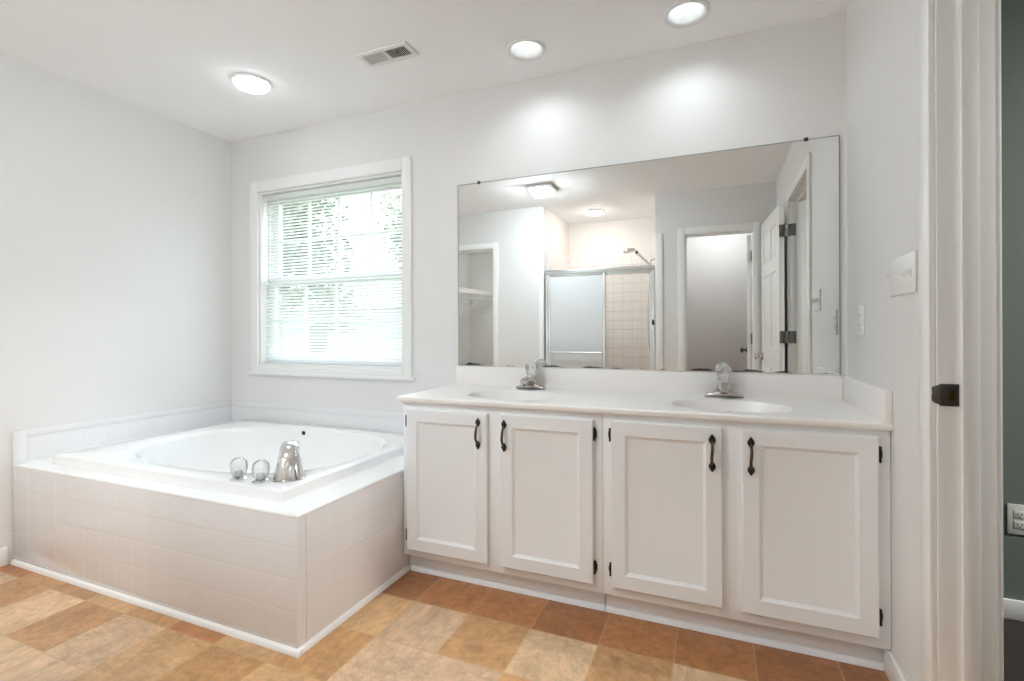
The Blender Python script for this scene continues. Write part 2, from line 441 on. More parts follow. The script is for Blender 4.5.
bmesh.ops.remove_doubles(bm, verts=bm.verts[:], dist=1e-5)
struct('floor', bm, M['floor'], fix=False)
bm = BM(); box(bm, -0.6, 3.76, -4.7, 0.2, -0.12, -0.002); struct('floor_slab', bm, M['dark'])
bm = BM(); box(bm, 3.762, 6.6, -4.0, 0.12, -0.1, 0.006); struct('floor_bedroom', bm, M['carpet'])
bm = BM(); box(bm, -0.52, 1.4, -4.6, -3.7, -0.1, 0.001); struct('floor_closet', bm, M['carpet'])

# ---- ceiling slab with two lamp holes
CANS = [(2.315, -0.262, 0.076), (3.03, -0.25, 0.076)]
bm = BM()
zt = 2.62
cells = [(2.16, 2.47, -0.42, -0.10), (2.875, 3.185, -0.42, -0.10)]
xs = [-0.6, 2.16, 2.47, 2.875, 3.185, 6.6]; ys = [-4.7, -0.42, -0.10, 0.14]
for a in range(5):
    for b in range(3):
        if b == 1 and a in (1, 3): continue
        bm.faces.new([bm.verts.new(p) for p in ((xs[a], ys[b], H), (xs[a + 1], ys[b], H), (xs[a + 1], ys[b + 1], H), (xs[a], ys[b + 1], H))])
for (cx, cy, r), (x0, x1, y0, y1) in zip(CANS, cells):
    A = angles_for(cx, cy, x0, x1, y0, y1, 48)
    loft(bm, [rect_ring(cx, cy, x0, x1, y0, y1, H, A), oval_ring(cx, cy, r, r, 2, H, A), oval_ring(cx, cy, r, r, 2, 2.60, A)], (cx, cy, 2.60))
bm.faces.new([bm.verts.new(p) for p in ((-0.6, -4.7, zt), (6.6, -4.7, zt), (6.6, 0.14, zt), (-0.6, 0.14, zt))])
bm.faces.new([bm.verts.new(p) for p in ((-0.6, 0.14, H), (6.6, 0.14, H), (6.6, 0.14, zt), (-0.6, 0.14, zt))])
bm.faces.new([bm.verts.new(p) for p in ((-0.6, -4.7, H), (6.6, -4.7, H), (6.6, -4.7, zt), (-0.6, -4.7, zt))])
bm.faces.new([bm.verts.new(p) for p in ((-0.6, -4.7, H), (-0.6, 0.14, H), (-0.6, 0.14, zt), (-0.6, -4.7, zt))])
bm.faces.new([bm.verts.new(p) for p in ((6.6, -4.7, H), (6.6, 0.14, H), (6.6, 0.14, zt), (6.6, -4.7, zt))])
bmesh.ops.remove_doubles(bm, verts=bm.verts[:], dist=1e-5)
struct('ceiling', bm, M['ceiling'])

# ---- walls
WX0, WX1, WZ0, WZ1 = 0.272, 1.437, 0.882, 2.053      # window opening
bm = BM()
box(bm, -0.12, WX0, 0, 0.14, 0, H); box(bm, WX1, 3.71, 0, 0.14, 0, H)
box(bm, WX0, WX1, 0, 0.14, 0, WZ0); box(bm, WX0, WX1, 0, 0.14, WZ1, H)
struct('wall_back', bm, M['wall'])
bm = BM(); box(bm, -0.12, 0, YO2, 0, 0, H); struct('wall_left', bm, M['wall'])
DY0, DY1, DZ = -1.70, -0.905, 2.055                 # bedroom doorway (jamb faces)
bm = BM()
box(bm, W, W + T / 2, DY1 + 0.02, 0, 0, H); box(bm, W, W + T / 2, YO2, DY0 - 0.02, 0, H)
box(bm, W, W + T / 2, DY0 - 0.02, DY1 + 0.02, DZ + 0.02, H)
struct('wall_right', bm, M['wall'])
bm = BM()
box(bm, W + T / 2, W + T, DY1 + 0.02, 0, 0, H); box(bm, W + T / 2, W + T, -4.0, DY0 - 0.02, 0, H)
box(bm, W + T / 2, W + T, DY0 - 0.02, DY1 + 0.02, DZ + 0.02, H)
struct('wall_bedroom_side', bm, M['green'])
bm = BM(); box(bm, W + T / 2 + 0.005, 6.6, 0, 0.12, 0, H); struct('wall_bedroom_back', bm, M['green'])
bm = BM(); box(bm, 6.5, 6.6, -4.0, 0, 0, H); struct('wall_bedroom_right', bm, M['green'])
bm = BM(); box(bm, W + T / 2, 6.6, -4.1, -4.0, 0, H); struct('wall_bedroom_front', bm, M['green'])

# opposite wall: closet doorway, shower opening, toilet-room doorway
CX0, CX1, CZ = 0.23, 0.855, 2.025
SX0, SX1 = 1.45, 2.60
TX0, TX1, TZ = 2.875, 3.455, 2.02
bm = BM()
box(bm, -0.12, CX0 - 0.02, YO2, YO, 0, H); box(bm, CX0 - 0.02, CX1 + 0.02, YO2, YO, CZ + 0.02, H)
box(bm, CX1 + 0.02, SX0, YO2, YO, 0, H)
box(bm, SX1, TX0 - 0.02, YO2, YO, 0, H); box(bm, TX0 - 0.02, TX1 + 0.02, YO2, YO, TZ + 0.02, H); box(bm, TX1 + 0.02, W, YO2, YO, 0, H)
struct('wall_front', bm, M['wall'])
# closet shell
bm = BM()
box(bm, -0.52, -0.42, -4.6, YO2, 0, H); box(bm, -0.42, 1.30, -4.6, -4.5, 0, H); box(bm, 1.30, 1.36, -4.6, YO2, 0, H)
box(bm, -0.42, -0.12, YO2, YO2 + 0.05, 0, H)
struct('wall_closet', bm, M['closet_wall'])
# shower shell: painted above 2.0 m, tiled below
SB = -3.55
bm = BM()
box(bm, SX0 - 0.09, SX0, SB, YO2, 0, H); box(bm, SX1, SX1 + 0.10, SB, YO2, 0, H); box(bm, SX0 - 0.09, SX1 + 0.10, SB - 0.1, SB, 0, H)
struct('wall_shower', bm, M['beige_wall'])
bm = BM()
box(bm, SX0, SX0 + 0.008, SB, YO2, 0.10, 2.0, 0.002); box(bm, SX1 - 0.008, SX1, SB, YO2, 0.10, 2.0, 0.002); box(bm, SX0 + 0.008, SX1 - 0.008, SB, SB + 0.008, 0.10, 2.0, 0.002)
struct('trim_3', bm, M['shower_tile'])
# toilet-room shell
bm = BM()
box(bm, SX1 + 0.10, SX1 + 0.16, -3.7, YO2, 0, H); box(bm, SX1 + 0.10, W + T / 2, -3.8, -3.7, 0, H); box(bm, W - 0.05, W + T / 2, -3.7, YO2, 0, H)
struct('wall_toilet_room', bm, M['toilet_wall'])

# ---- baseboards
def baseboard(name, pts_box, mat=None):
    bm = BM()
    for b in pts_box: box(bm, *b, 0.004)
    return struct(name, bm, mat or M['trim'], smooth=True)
baseboard('baseboard_left', [(0, 0.013, YO, -1.192, 0, 0.085)])
baseboard('baseboard_right', [(W - 0.013, W, -0.833, -0.512, 0, 0.085), (W - 0.013, W, YO, DY0 - 0.075, 0, 0.085)])
baseboard('baseboard_front', [(0.013, CX0 - 0.07, YO, YO + 0.013, 0, 0.085), (CX1 + 0.07, SX0 - 0.05, YO, YO + 0.013, 0, 0.085), (2.675, TX0 - 0.07, YO, YO + 0.013, 0, 0.085), (TX1 + 0.07, W - 0.013, YO, YO + 0.013, 0, 0.085)])
baseboard('baseboard_bedroom', [(W + T, 6.5, -0.013, 0, 0.006, 0.082)])

# ---- casing profile helper: a moulded board bent round an opening
def casing_board(bm, ax, along0, along1, a0, a1, face, th, sgn):
    """flat board with an eased edge; ax='x' means it lies on a wall facing y"""
    if ax == 'y':    # wall facing y, board spans x a0..a1
        y = sorted((face, face + sgn * th)); box(bm, a0, a1, y[0], y[1], along0, along1, 0.004)
    else:
        x = sorted((face, face + sgn * th)); box(bm, x[0], x[1], a0, a1, along0, along1, 0.004)

def doorway_y(name, x0, x1, zt, face, back, hinged):
    """frame of a doorway in a wall facing y (opening x0..x1)"""
    root = thing(name, ((x0 + x1) / 2, face, 0), kind='structure')
    bm = BM()
    box(bm, x0 - 0.02, x0, back, face, 0, zt, 0.001); box(bm, x1, x1 + 0.02, back, face, 0, zt, 0.001)
    box(bm, x0 - 0.02, x1 + 0.02, back, face, zt, zt + 0.02, 0.001)
    box(bm, x0, x0 + 0.011, back + 0.035, back + 0.07, 0, zt - 0.011, 0.001)
    if not hinged: box(bm, x1 - 0.011, x1, back + 0.035, back + 0.07, 0, zt - 0.011, 0.001)
    box(bm, x0, x1, back + 0.035, back + 0.07, zt - 0.011, zt, 0.001)
    obj('door_jamb', bm, M['trim'], root)
    bm = BM()
    for f, s in ((face, 1), (back, -1)):
        casing_board(bm, 'y', 0, zt + 0.069, x0 - 0.069, x0 - 0.005, f, 0.014, s)
        casing_board(bm, 'y', 0, zt + 0.069, x1 + 0.005, x1 + 0.069, f, 0.014, s)
        casing_board(bm, 'y', zt + 0.005, zt + 0.069, x0 - 0.005, x1 + 0.005, f, 0.014, s)
    obj('door_casing', bm, M['trim'], root)
    return root

def panel_leaf(bm, L, Ht, th, mat):
    """six-panel leaf: x 0..L, y 0..th, z 0..Ht, then moved by mat"""
    box(bm, 0.01, L - 0.01, 0.008, th - 0.008, 0.01, Ht - 0.01, 0, mat)
    st = 0.11; rails = [(0, 0.22), (0.80, 0.96), (1.55, 1.66), (Ht - 0.12, Ht)]
    for a, b in ((0, st), (L - st, L)): box(bm, a, b, 0, th, 0, Ht, 0.002, mat)
    for a, b in rails: box(bm, st, L - st, 0, th, a, b, 0, mat)
    m0, m1 = L / 2 - 0.05, L / 2 + 0.05
    for (a, b), (c, d) in zip(rails, rails[1:]):
        box(bm, m0, m1, 0, th, b, c, 0, mat)
        for p, q in ((st, m0), (m1, L - st)): box(bm, p + 0.02, q - 0.02, 0.003, th - 0.003, b + 0.02, c - 0.02, 0.006, mat)

def hinge_mesh(bm, x, y, z, hh=0.09, w=0.033, ang=0.0):
    m = Matrix.Translation((x, y, z)) @ Matrix.Rotation(ang, 4, 'Z')
    box(bm, -w, 0, -0.0015, 0.0015, -hh / 2, hh / 2, 0, m); box(bm, 0, w, -0.0015, 0.0015, -hh / 2, hh / 2, 0, m)
    vs = lathe(bm, [(0.0, -hh / 2 - .004), (0.006, -hh / 2 - .002), (0.006, hh / 2 + .002), (0, hh / 2 + .004)], (0, 0, 0), 12)
    bmesh.ops.transform(bm, matrix=m, verts=vs)

def knob_mesh(bm, c, d):
    """round door knob at c sticking out along d"""
    q = Vector((0, 0, 1)).rotation_difference(Vector(d)).to_matrix().to_4x4()
    lathe(bm, [(0, 0), (0.032, 0), (0.032, 0.005), (0.026, 0.010), (0.012, 0.012), (0.011, 0.032), (0.02, 0.038), (0.027, 0.048), (0.027, 0.056), (0.02, 0.064), (0, 0.067)], c, 24, q)

# ---- door_1: doorway to the bedroom (right wall), leaf folded back into the bathroom
d1 = thing('door_1', (W, (DY0 + DY1) / 2, 0), kind='structure')
bm = BM()
XB = W + T
box(bm, W, XB, DY1, DY1 + 0.02, 0, DZ, 0.0015); box(bm, W, XB, DY0 - 0.02, DY0, 0, DZ, 0.0015); box(bm, W, XB, DY0 - 0.02, DY1 + 0.02, DZ, DZ + 0.02, 0.0015)
for a, b in ((DY1 - 0.011, DY1), (DY0, DY0 + 0.011)): box(bm, W + 0.046, W + 0.080, a, b, 0, DZ - 0.011, 0.002)
box(bm, W + 0.046, W + 0.080, DY0, DY1, DZ - 0.011, DZ, 0.002)
obj('door_jamb', bm, M['trim'], d1)
bm = BM()
for f, s in ((W, -1), (XB, 1)):
    for a, b in ((DY1 + 0.005, DY1 + 0.072), (DY0 - 0.072, DY0 - 0.005)):
        casing_board(bm, 'x', 0, DZ + 0.072, a, b, f, 0.015, s)
        # raised back band on the outer edge
    casing_board(bm, 'x', DZ + 0.005, DZ + 0.072, DY0 - 0.005, DY1 + 0.005, f, 0.015, s)
obj('door_casing', bm, M['trim'], d1)
bm = BM()          # strike plate with its lip and latch hole
sy = DY1 - 0.0008
box(bm, W + 0.004, W + 0.043, sy - 0.0012, DY1 + 0.001, 0.913, 0.968, 0.0005)
lip = [(W + 0.004, sy, 0.915), (W - 0.008, sy + 0.004, 0.922), (W - 0.014, sy + 0.010, 0.934), (W - 0.014, sy + 0.010, 0.948), (W - 0.008, sy + 0.004, 0.960), (W + 0.004, sy, 0.966)]
prism(bm, lip, (0.001, -0.0015, 0))
sp = obj('strike_plate', bm, M['dark_metal'], d1, label='dark strike plate with a rounded lip')
bm = BM(); box(bm, W + 0.018, W + 0.034, sy - 0.0022, sy - 0.0008, 0.928, 0.953, 0.0003); obj('latch_hole', bm, M['brass'], sp)
# leaf
ang = math.radians(-90 - 4.2)
LL = 0.785
Lm = Matrix.Translation((W - 0.038, DY0 - 0.010, 0.012)) @ Matrix.Rotation(ang, 4, 'Z') @ Matrix.Translation((0, -0.035, 0))
bm = BM(); panel_leaf(bm, LL, 2.03, 0.035, Lm)
leaf = obj('door_leaf', bm, M['trim'], d1)
for z in (1.845, 1.055, 0.25):
    bm = BM(); cx_, cy_ = W - 0.020, DY0 - 0.002
    # one leaf let into the jamb, one on the door edge, barrel between
    box(bm, W - 0.002, W + 0.036, DY0 - 0.001, DY0 + 0.002, z - 0.045, z + 0.045, 0.0004)
    m = Matrix.Translation((W - 0.038, DY0 - 0.010, z)) @ Matrix.Rotation(ang, 4, 'Z')
    box(bm, -0.002, 0.0005, -0.034, 0.0, -0.045, 0.045, 0, m)
    lathe(bm, [(0, -0.05), (0.0065, -0.047), (0.0065, 0.047), (0, 0.05)], (W - 0.024, DY0 - 0.003, z), 12); box(bm, W - 0.038, W - 0.001, DY0 - 0.0045, DY0 - 0.0015, z - 0.045, z + 0.045)
    obj('hinge', bm, M['hinge_metal'], leaf, label='grey steel butt hinge')
for side in (0, 1):
    bm = BM()
    c = Lm @ Vector((LL - 0.065, 0.0 if side == 0 else 0.035, 0.865)); d = (Lm.to_3x3() @ Vector((0, -1 if side == 0 else 1, 0)))
    if side == 1: continue
    knob_mesh(bm, c, d); obj('knob', bm, M['nickel'], leaf)

# ---- door_2: toilet-room doorway with its leaf swung inwards; door_3: closet doorway
d2 = doorway_y('door_2', TX0, TX1, TZ, YO, YO2, True)
Lm2 = Matrix.Translation((TX1 - 0.004, YO2 - 0.016, 0.012)) @ Matrix.Rotation(math.radians(-87), 4, 'Z') @ Matrix.Translation((0, -0.035, 0))
bm = BM(); panel_leaf(bm, 0.57, 1.99, 0.035, Lm2); leaf2 = obj('door_leaf', bm, M['trim'], d2)
for z in (1.80, 1.03, 0.25):
    bm = BM(); box(bm, TX1 - 0.007, TX1 + 0.001, YO2 + 0.002, YO2 + 0.052, z - 0.045, z + 0.045, 0.0004)
    lathe(bm, [(0, -0.05), (0.0065, -0.047), (0.0065, 0.047), (0, 0.05)], (TX1 - 0.004, YO2 - 0.008, z), 12)
    obj('hinge', bm, M['hinge_metal'], leaf2)
bm = BM(); knob_mesh(bm, Lm2 @ Vector((0.505, 0.0, 0.89)), Lm2.to_3x3() @ Vector((0, -1, 0))); obj('knob', bm, M['dark_metal'], leaf2)
doorway_y('door_3', CX0, CX1, CZ, YO, YO2, False)

# tiled jamb strips either side of the shower opening
bm = BM(); box(bm, 2.60, 2.668, YO - 0.001, YO + 0.012, 0, 2.05, 0.004); struct('trim_4', bm, M['trim'], smooth=True)
bm = BM(); box(bm, 1.395, 1.45, YO - 0.001, YO + 0.010, 0, 1.66, 0.004); struct('trim_5', bm, M['trim'], smooth=True)

# ---------------------------------------------------------------- window_1
win = thing('window_1', ((WX0 + WX1) / 2, 0, WZ0), kind='structure')
bm = BM()                                                     # casing: picture frame with mitred look, plus back band
OX0, OX1, OZ0, OZ1 = 0.203, 1.501, 0.826, 2.130
box(bm, OX0, WX0 - 0.001, -0.018, 0.0, OZ0, OZ1, 0.004); box(bm, WX1 + 0.001, OX1, -0.018, 0.0, OZ0, OZ1, 0.004)
box(bm, WX0 - 0.001, WX1 + 0.001, -0.018, 0.0, WZ1 + 0.001, OZ1, 0.004); box(bm, WX0 - 0.001, WX1 + 0.001, -0.018, 0.0, OZ0, WZ0 - 0.001, 0.004)
obj('window_casing', bm, M['trim'], win)
bm = BM(); box(bm, OX0 - 0.02, OX1 + 0.02, -0.026, 0.0, OZ0 - 0.006, OZ0 + 0.012, 0.004); obj('window_apron', bm, M['trim'], win)
bm = BM(); t = 0.012                                          # jamb liner
box(bm, WX0, WX0 + t, 0, 0.14, WZ0, WZ1, 0.001); box(bm, WX1 - t, WX1, 0, 0.14, WZ0, WZ1, 0.001)
box(bm, WX0 + t, WX1 - t, 0, 0.14, WZ1 - t, WZ1, 0.001); box(bm, WX0 + t, WX1 - t, 0, 0.14, WZ0, WZ0 + t, 0.001)
obj('window_jamb', bm, M['trim'], win)
def sash(z0, z1, y, first):
    bm = BM(); a, b = WX0 + 0.018, WX1 - 0.018; s = 0.045
    box(bm, a, a + s, y, y + 0.035, z0, z1, 0.004); box(bm, b - s, b, y, y + 0.035, z0, z1, 0.004)
    box(bm, a + s, b - s, y, y + 0.035, z0, z0 + s, 0.004); box(bm, a + s, b - s, y, y + 0.035, z1 - s, z1, 0.004)
    f = obj('sash', bm, M['trim'], win)
    bm = BM(); gx0, gx1, gz0, gz1 = a + s, b - s, z0 + s, z1 - s
    for k in (1, 2, 3):
        x = gx0 + (gx1 - gx0) * k / 4; box(bm, x - 0.009, x + 0.009, y + 0.008, y + 0.028, gz0, gz1, 0.003)
    z = (gz0 + gz1) / 2; box(bm, gx0, gx1, y + 0.009, y + 0.027, z - 0.009, z + 0.009, 0.003)
    obj('muntin', bm, M['trim'], f)
    bm = BM(); box(bm, gx0, gx1, y + 0.016, y + 0.020, gz0, gz1); obj('pane', bm, M['pane'], f, smooth=False)
sash(WZ0 + 0.014, 1.475, 0.068, 1); sash(1.435, WZ1 - 0.014, 0.104, 0)

# blind
bl = thing('window_blind', ((WX0 + WX1) / 2, 0.04, WZ1 - 0.012), 'white mini blind with narrow tilted slats hanging in the window over the tub', 'blind')
BX0, BX1, BY = WX0 + 0.018, WX1 - 0.018, 0.038
bm = BM(); box(bm, BX0, BX1, BY - 0.019, BY + 0.019, WZ1 - 0.054, WZ1 - 0.018, 0.003); obj('headrail', bm, M['slat'], bl)
zb = WZ0 + 0.032; ztop = WZ1 - 0.066
bm = BM(); N = 53; tilt = math.radians(41)
for i in range(N):
    z = zb + 0.012 + (ztop - zb - 0.012) * i / (N - 1)
    prof = []
    for k in range(5):
        s = (k / 4 - 0.5) * 0.025; crown = 0.0018 * (1 - (2 * (k / 4) - 1) ** 2)
        prof.append((BY + s * math.cos(tilt) - crown * math.sin(tilt), z + s * math.sin(tilt) + crown * math.cos(tilt)))
    A = [bm.verts.new((BX0 + 0.004, y, zz)) for y, zz in prof]; B = [bm.verts.new((BX1 - 0.004, y, zz)) for y, zz in prof]
    for k in range(4): bm.faces.new((A[k], A[k + 1], B[k + 1], B[k]))
obj('slats', bm, M['slat'], bl, fix=False)
bm = BM(); box(bm, BX0 + 0.002, BX1 - 0.002, BY - 0.011, BY + 0.011, zb - 0.014, zb - 0.002, 0.003); obj('bottom_rail', bm, M['slat'], bl)
for fx in (0.12, 0.5, 0.88):
    x = BX0 + (BX1 - BX0) * fx; bm = BM()
    for y in (BY - 0.0125, BY + 0.0125): tube(bm, [(x, y, zb - 0.01), (x, y, WZ1 - 0.055)], 0.0008, 6)
    obj('ladder_cord', bm, M['slat'], bl)
bm = BM(); tube(bm, [(BX0 + 0.05, BY - 0.024, WZ1 - 0.05), (BX0 + 0.05, BY - 0.026, 1.35)], 0.003, 8); obj('tilt_wand', bm, M['crystal'], bl)

# ---------------------------------------------------------------- tub surround, wall tile, tub
TX, TY, TZK = 1.811, -1.170, 0.473
sur = thing('tub_surround', (TX / 2, TY / 2, 0), 'white square tiled tub deck with tiled front and end panels under the window', 'tub deck')
bm = BM(); box(bm, 0.002, TX, TY, TY + 0.04, 0, TZK - 0.012, 0.002); obj('front_panel', bm, M['tile'], sur)
bm = BM(); box(bm, TX - 0.04, TX, TY + 0.041, -0.002, 0, TZK - 0.012, 0.002); obj('end_panel', bm, M['tile'], sur)
RX0, RX1, RY0, RY1 = 0.152, 1.652, -1.085, -0.035           # outer edge of the drop-in rim
cx, cy = 0.895, -0.555
A = angles_for(cx, cy, 0.002, TX, TY, -0.002, 96)
bm = BM()
loft(bm, [rect_ring(cx, cy, 0.002, TX, TY, -0.002, TZK - 0.012, A), rect_ring(cx, cy, 0.002, TX, TY, -0.002, TZK - 0.004, A),
          rect_ring(cx, cy, 0.004, TX - 0.003, TY + 0.003, -0.003, TZK, A), oval_ring(cx, cy, 0.72, 0.475, 3, TZK, A), oval_ring(cx, cy, 0.72, 0.475, 3, TZK - 0.012, A)])
obj('deck', bm, M['acrylic'], sur)
bm = BM()
q = [(0, 0), (0.015, 0), (0.0135, 0.008), (0.010, 0.014), (0.004, 0.018), (0, 0.019)]
def qround(bm, p0, p1, nrm):
    a = Vector(p0); d = Vector(p1) - a; nrm = Vector(nrm)
    prism(bm, [a + nrm * u + Vector((0, 0, 1)) * v for u, v in q], d)
qround(bm, (0.014, TY - 0.0002, 0.0005), (TX + 0.018, TY - 0.0002, 0.0005), (0, -1, 0)); qround(bm, (TX + 0.0002, TY, 0.0005), (TX + 0.0002, -0.512, 0.0005), (1, 0, 0))
obj('base_moulding', bm, M['trim'], sur, deg=20)

bm = BM()                                                    # wall tile bands
box(bm, 0.0, 0.009, TY + 0.002, -0.0, TZK, TZK + 0.121, 0.001); box(bm, 0.0, 0.0085, TY + 0.002, 0.0, TZK + 0.121, TZK + 0.157, 0.003)
box(bm, 0.0, 0.011, TY - 0.001, TY + 0.048, TZK, TZK + 0.157, 0.003)
struct('trim_1', bm, M['tile'], smooth=True)
bm = BM(); box(bm, 0.009, 1.79, -0.009, 0, TZK, TZK + 0.121, 0.001); box(bm, 0.009, 1.79, -0.0085, 0, TZK + 0.121, TZK + 0.157, 0.003)
struct('trim_2', bm, M['tile'], smooth=True)

RZ = 0.515
tub = thing('bathtub', (cx, cy, TZK), 'white drop-in bathtub with an oval basin set in the tiled deck', 'bathtub')
A = angles_for(cx, cy, RX0, RX1, RY0, RY1, 96)
rr = lambda d, z: rect_ring(cx, cy, RX0 + d, RX1 - d, RY0 + d, RY1 - d, z, A)
def ov(s, z, k=0.0):
    pts = []
    for t in A:
        c, sn = math.cos(t), math.sin(t)
        p = (2.75 if c > 0 else 2.75 - 0.7 * (-c) ** 0.5) - k
        r = (abs(c / (0.70 * s if c > 0 else 0.635 * s)) ** p + abs(sn / (0.452 * s)) ** p) ** (-1 / p)
        pts.append((cx - 0.02 * (1 - s) + r * c, cy + r * sn, z))
    return pts
bm = BM()
loft(bm, [rr(-0.004, TZK + 0.0005), rr(0, TZK + 0.006), rr(0.002, RZ - 0.008), rr(0.005, RZ - 0.002), rr(0.012, RZ), ov(1.0, RZ), ov(0.99, RZ - 0.002), ov(0.975, RZ - 0.010), ov(0.962, RZ - 0.03),
          ov(0.93, RZ - 0.14), ov(0.885, RZ - 0.25), ov(0.84, RZ - 0.33), ov(0.78, RZ - 0.37), ov(0.68, RZ - 0.392, 0.2), ov(0.4, RZ - 0.40, 0.4)], (cx, cy, RZ - 0.402))
obj('tub_shell', bm, M['acrylic'], tub, deg=50)
bm = BM()                                                    # whirl of overflow plate high on the back of the basin
lathe(bm, [(0, 0), (0.012, 0), (0.014, 0.004), (0.010, 0.009), (0.0, 0.010)], (0.785, cy + 0.434, 0.482), 20, Matrix.Rotation(math.radians(97), 4, 'X'))
obj('overflow_button', bm, M['black'], tub, label='small dark overflow button')
bm = BM(); lathe(bm, [(0, 0.006), (0.02, 0.006), (0.03, 0.003), (0.032, 0)], (0.35, cy, RZ - 0.3995), 24); obj('drain', bm, M['chrome'], tub)

# tub spout: broad flared base that sweeps up and over towards the basin
def sweep(bm, secs, n=28, cap=True):
    """secs: (centre, half width, half height, side vec, up vec, exponent)"""
    R = []
    for c, a, b, sv, uv, p in secs:
        ring = []
        for k in range(n):
            t = 2 * PI * k / n; cc, ss = math.cos(t), math.sin(t)
            r = (abs(cc / a) ** p + abs(ss / b) ** p) ** (-1 / p)
            ring.append(bm.verts.new(Vector(c) + Vector(sv) * (r * cc) + Vector(uv) * (r * ss)))
        R.append(ring)
    for a, b in zip(R, R[1:]):
        for k in range(n): bm.faces.new((a[k], a[(k + 1) % n], b[(k + 1) % n], b[k]))
    if cap: bm.faces.new(R[0][::-1]); bm.faces.new(R[-1])
SPX, SPY = 1.548, -0.957
fd = Vector((-0.66, 0.75, 0)).normalized(); sd = Vector((fd.y, -fd.x, 0)); up = Vector((0, 0, 1))
sp = thing('tub_spout', (SPX, SPY, RZ), 'chrome tub spout with a broad flared base on the bathtub rim', 'faucet')
bm = BM(); b0 = Vector((SPX, SPY, RZ))
secs = [(b0, 0.060, 0.046, sd, fd, 2.4), (b0 + up * 0.008, 0.060, 0.046, sd, fd, 2.4), (b0 + up * 0.020, 0.056, 0.043, sd, fd, 2.4), (b0 + up * 0.045 + fd * 0.004, 0.050, 0.038, sd, fd, 2.4),
        (b0 + up * 0.075 + fd * 0.012, 0.043, 0.033, sd, (fd * 0.97 - up * 0.25).normalized(), 2.5), (b0 + up * 0.100 + fd * 0.028, 0.038, 0.026, sd, (fd * 0.8 - up * 0.6).normalized(), 2.8),
        (b0 + up * 0.116 + fd * 0.055, 0.035, 0.018, sd, (fd * 0.45 - up * 0.9).normalized(), 3.0), (b0 + up * 0.120 + fd * 0.09, 0.033, 0.014, sd, -up, 3.2),
        (b0 + up * 0.113 + fd * 0.125, 0.029, 0.012, sd, (-up - fd * 0.35).normalized(), 3.2), (b0 + up * 0.100 + fd * 0.145, 0.028, 0.010, sd, (-up * 0.6 - fd * 0.8).normalized(), 3.2)]
sweep(bm, secs); obj('spout_body', bm, M['chrome'], sp, deg=60)
bm = BM(); sweep(bm, [(b0 + up * 0.0002, 0.064, 0.050, sd, fd, 2.4), (b0 + up * 0.003, 0.064, 0.050, sd, fd, 2.4), (b0 + up * 0.005, 0.061, 0.047, sd, fd, 2.4)]); obj('base_ring', bm, M['nickel'], sp)

def crystal_knob(name, loc, label, cat, group, scale=1.0):
    root = thing(name, loc, label, cat, group); s = scale; c = Vector(loc)
    bm = BM(); lathe(bm, [(0, 0), (0.031 * s, 0), (0.032 * s, 0.003 * s), (0.026 * s, 0.008 * s), (0.014 * s, 0.011 * s), (0.010 * s, 0.0118 * s), (0.010 * s, 0.030 * s), (0.008 * s, 0.034 * s), (0, 0.034 * s)], c, 28)
    obj('escutcheon', bm, M['chrome'], root)
    bm = BM(); lathe(bm, [(0.0125 * s, 0.0125 * s), (0.020 * s, 0.013 * s), (0.026 * s, 0.022 * s), (0.0305 * s, 0.040 * s), (0.0315 * s, 0.056 * s), (0.028 * s, 0.072 * s), (0.018 * s, 0.083 * s), (0, 0.086 * s), (0, 0.040 * s), (0.0125 * s, 0.036 * s), (0.0125 * s, 0.0125 * s)], c, 48, None, 0.045, 8)
    obj('handle', bm, M['crystal'], root, deg=50)
    bm = BM(); lathe(bm, [(0, 0.0865 * s), (0.008 * s, 0.0865 * s), (0.008 * s, 0.088 * s), (0, 0.089 * s)], c, 20); obj('index_cap', bm, M['chrome'], root)
    return root
crystal_knob('tub_valve', (1.365, -1.037, RZ), 'clear fluted tub knob farther from the chrome spout', 'faucet valve', 'tub valves')
crystal_knob('tub_valve', (1.478, -1.030, RZ), 'clear fluted tub knob right beside the chrome spout', 'faucet valve', 'tub valves')

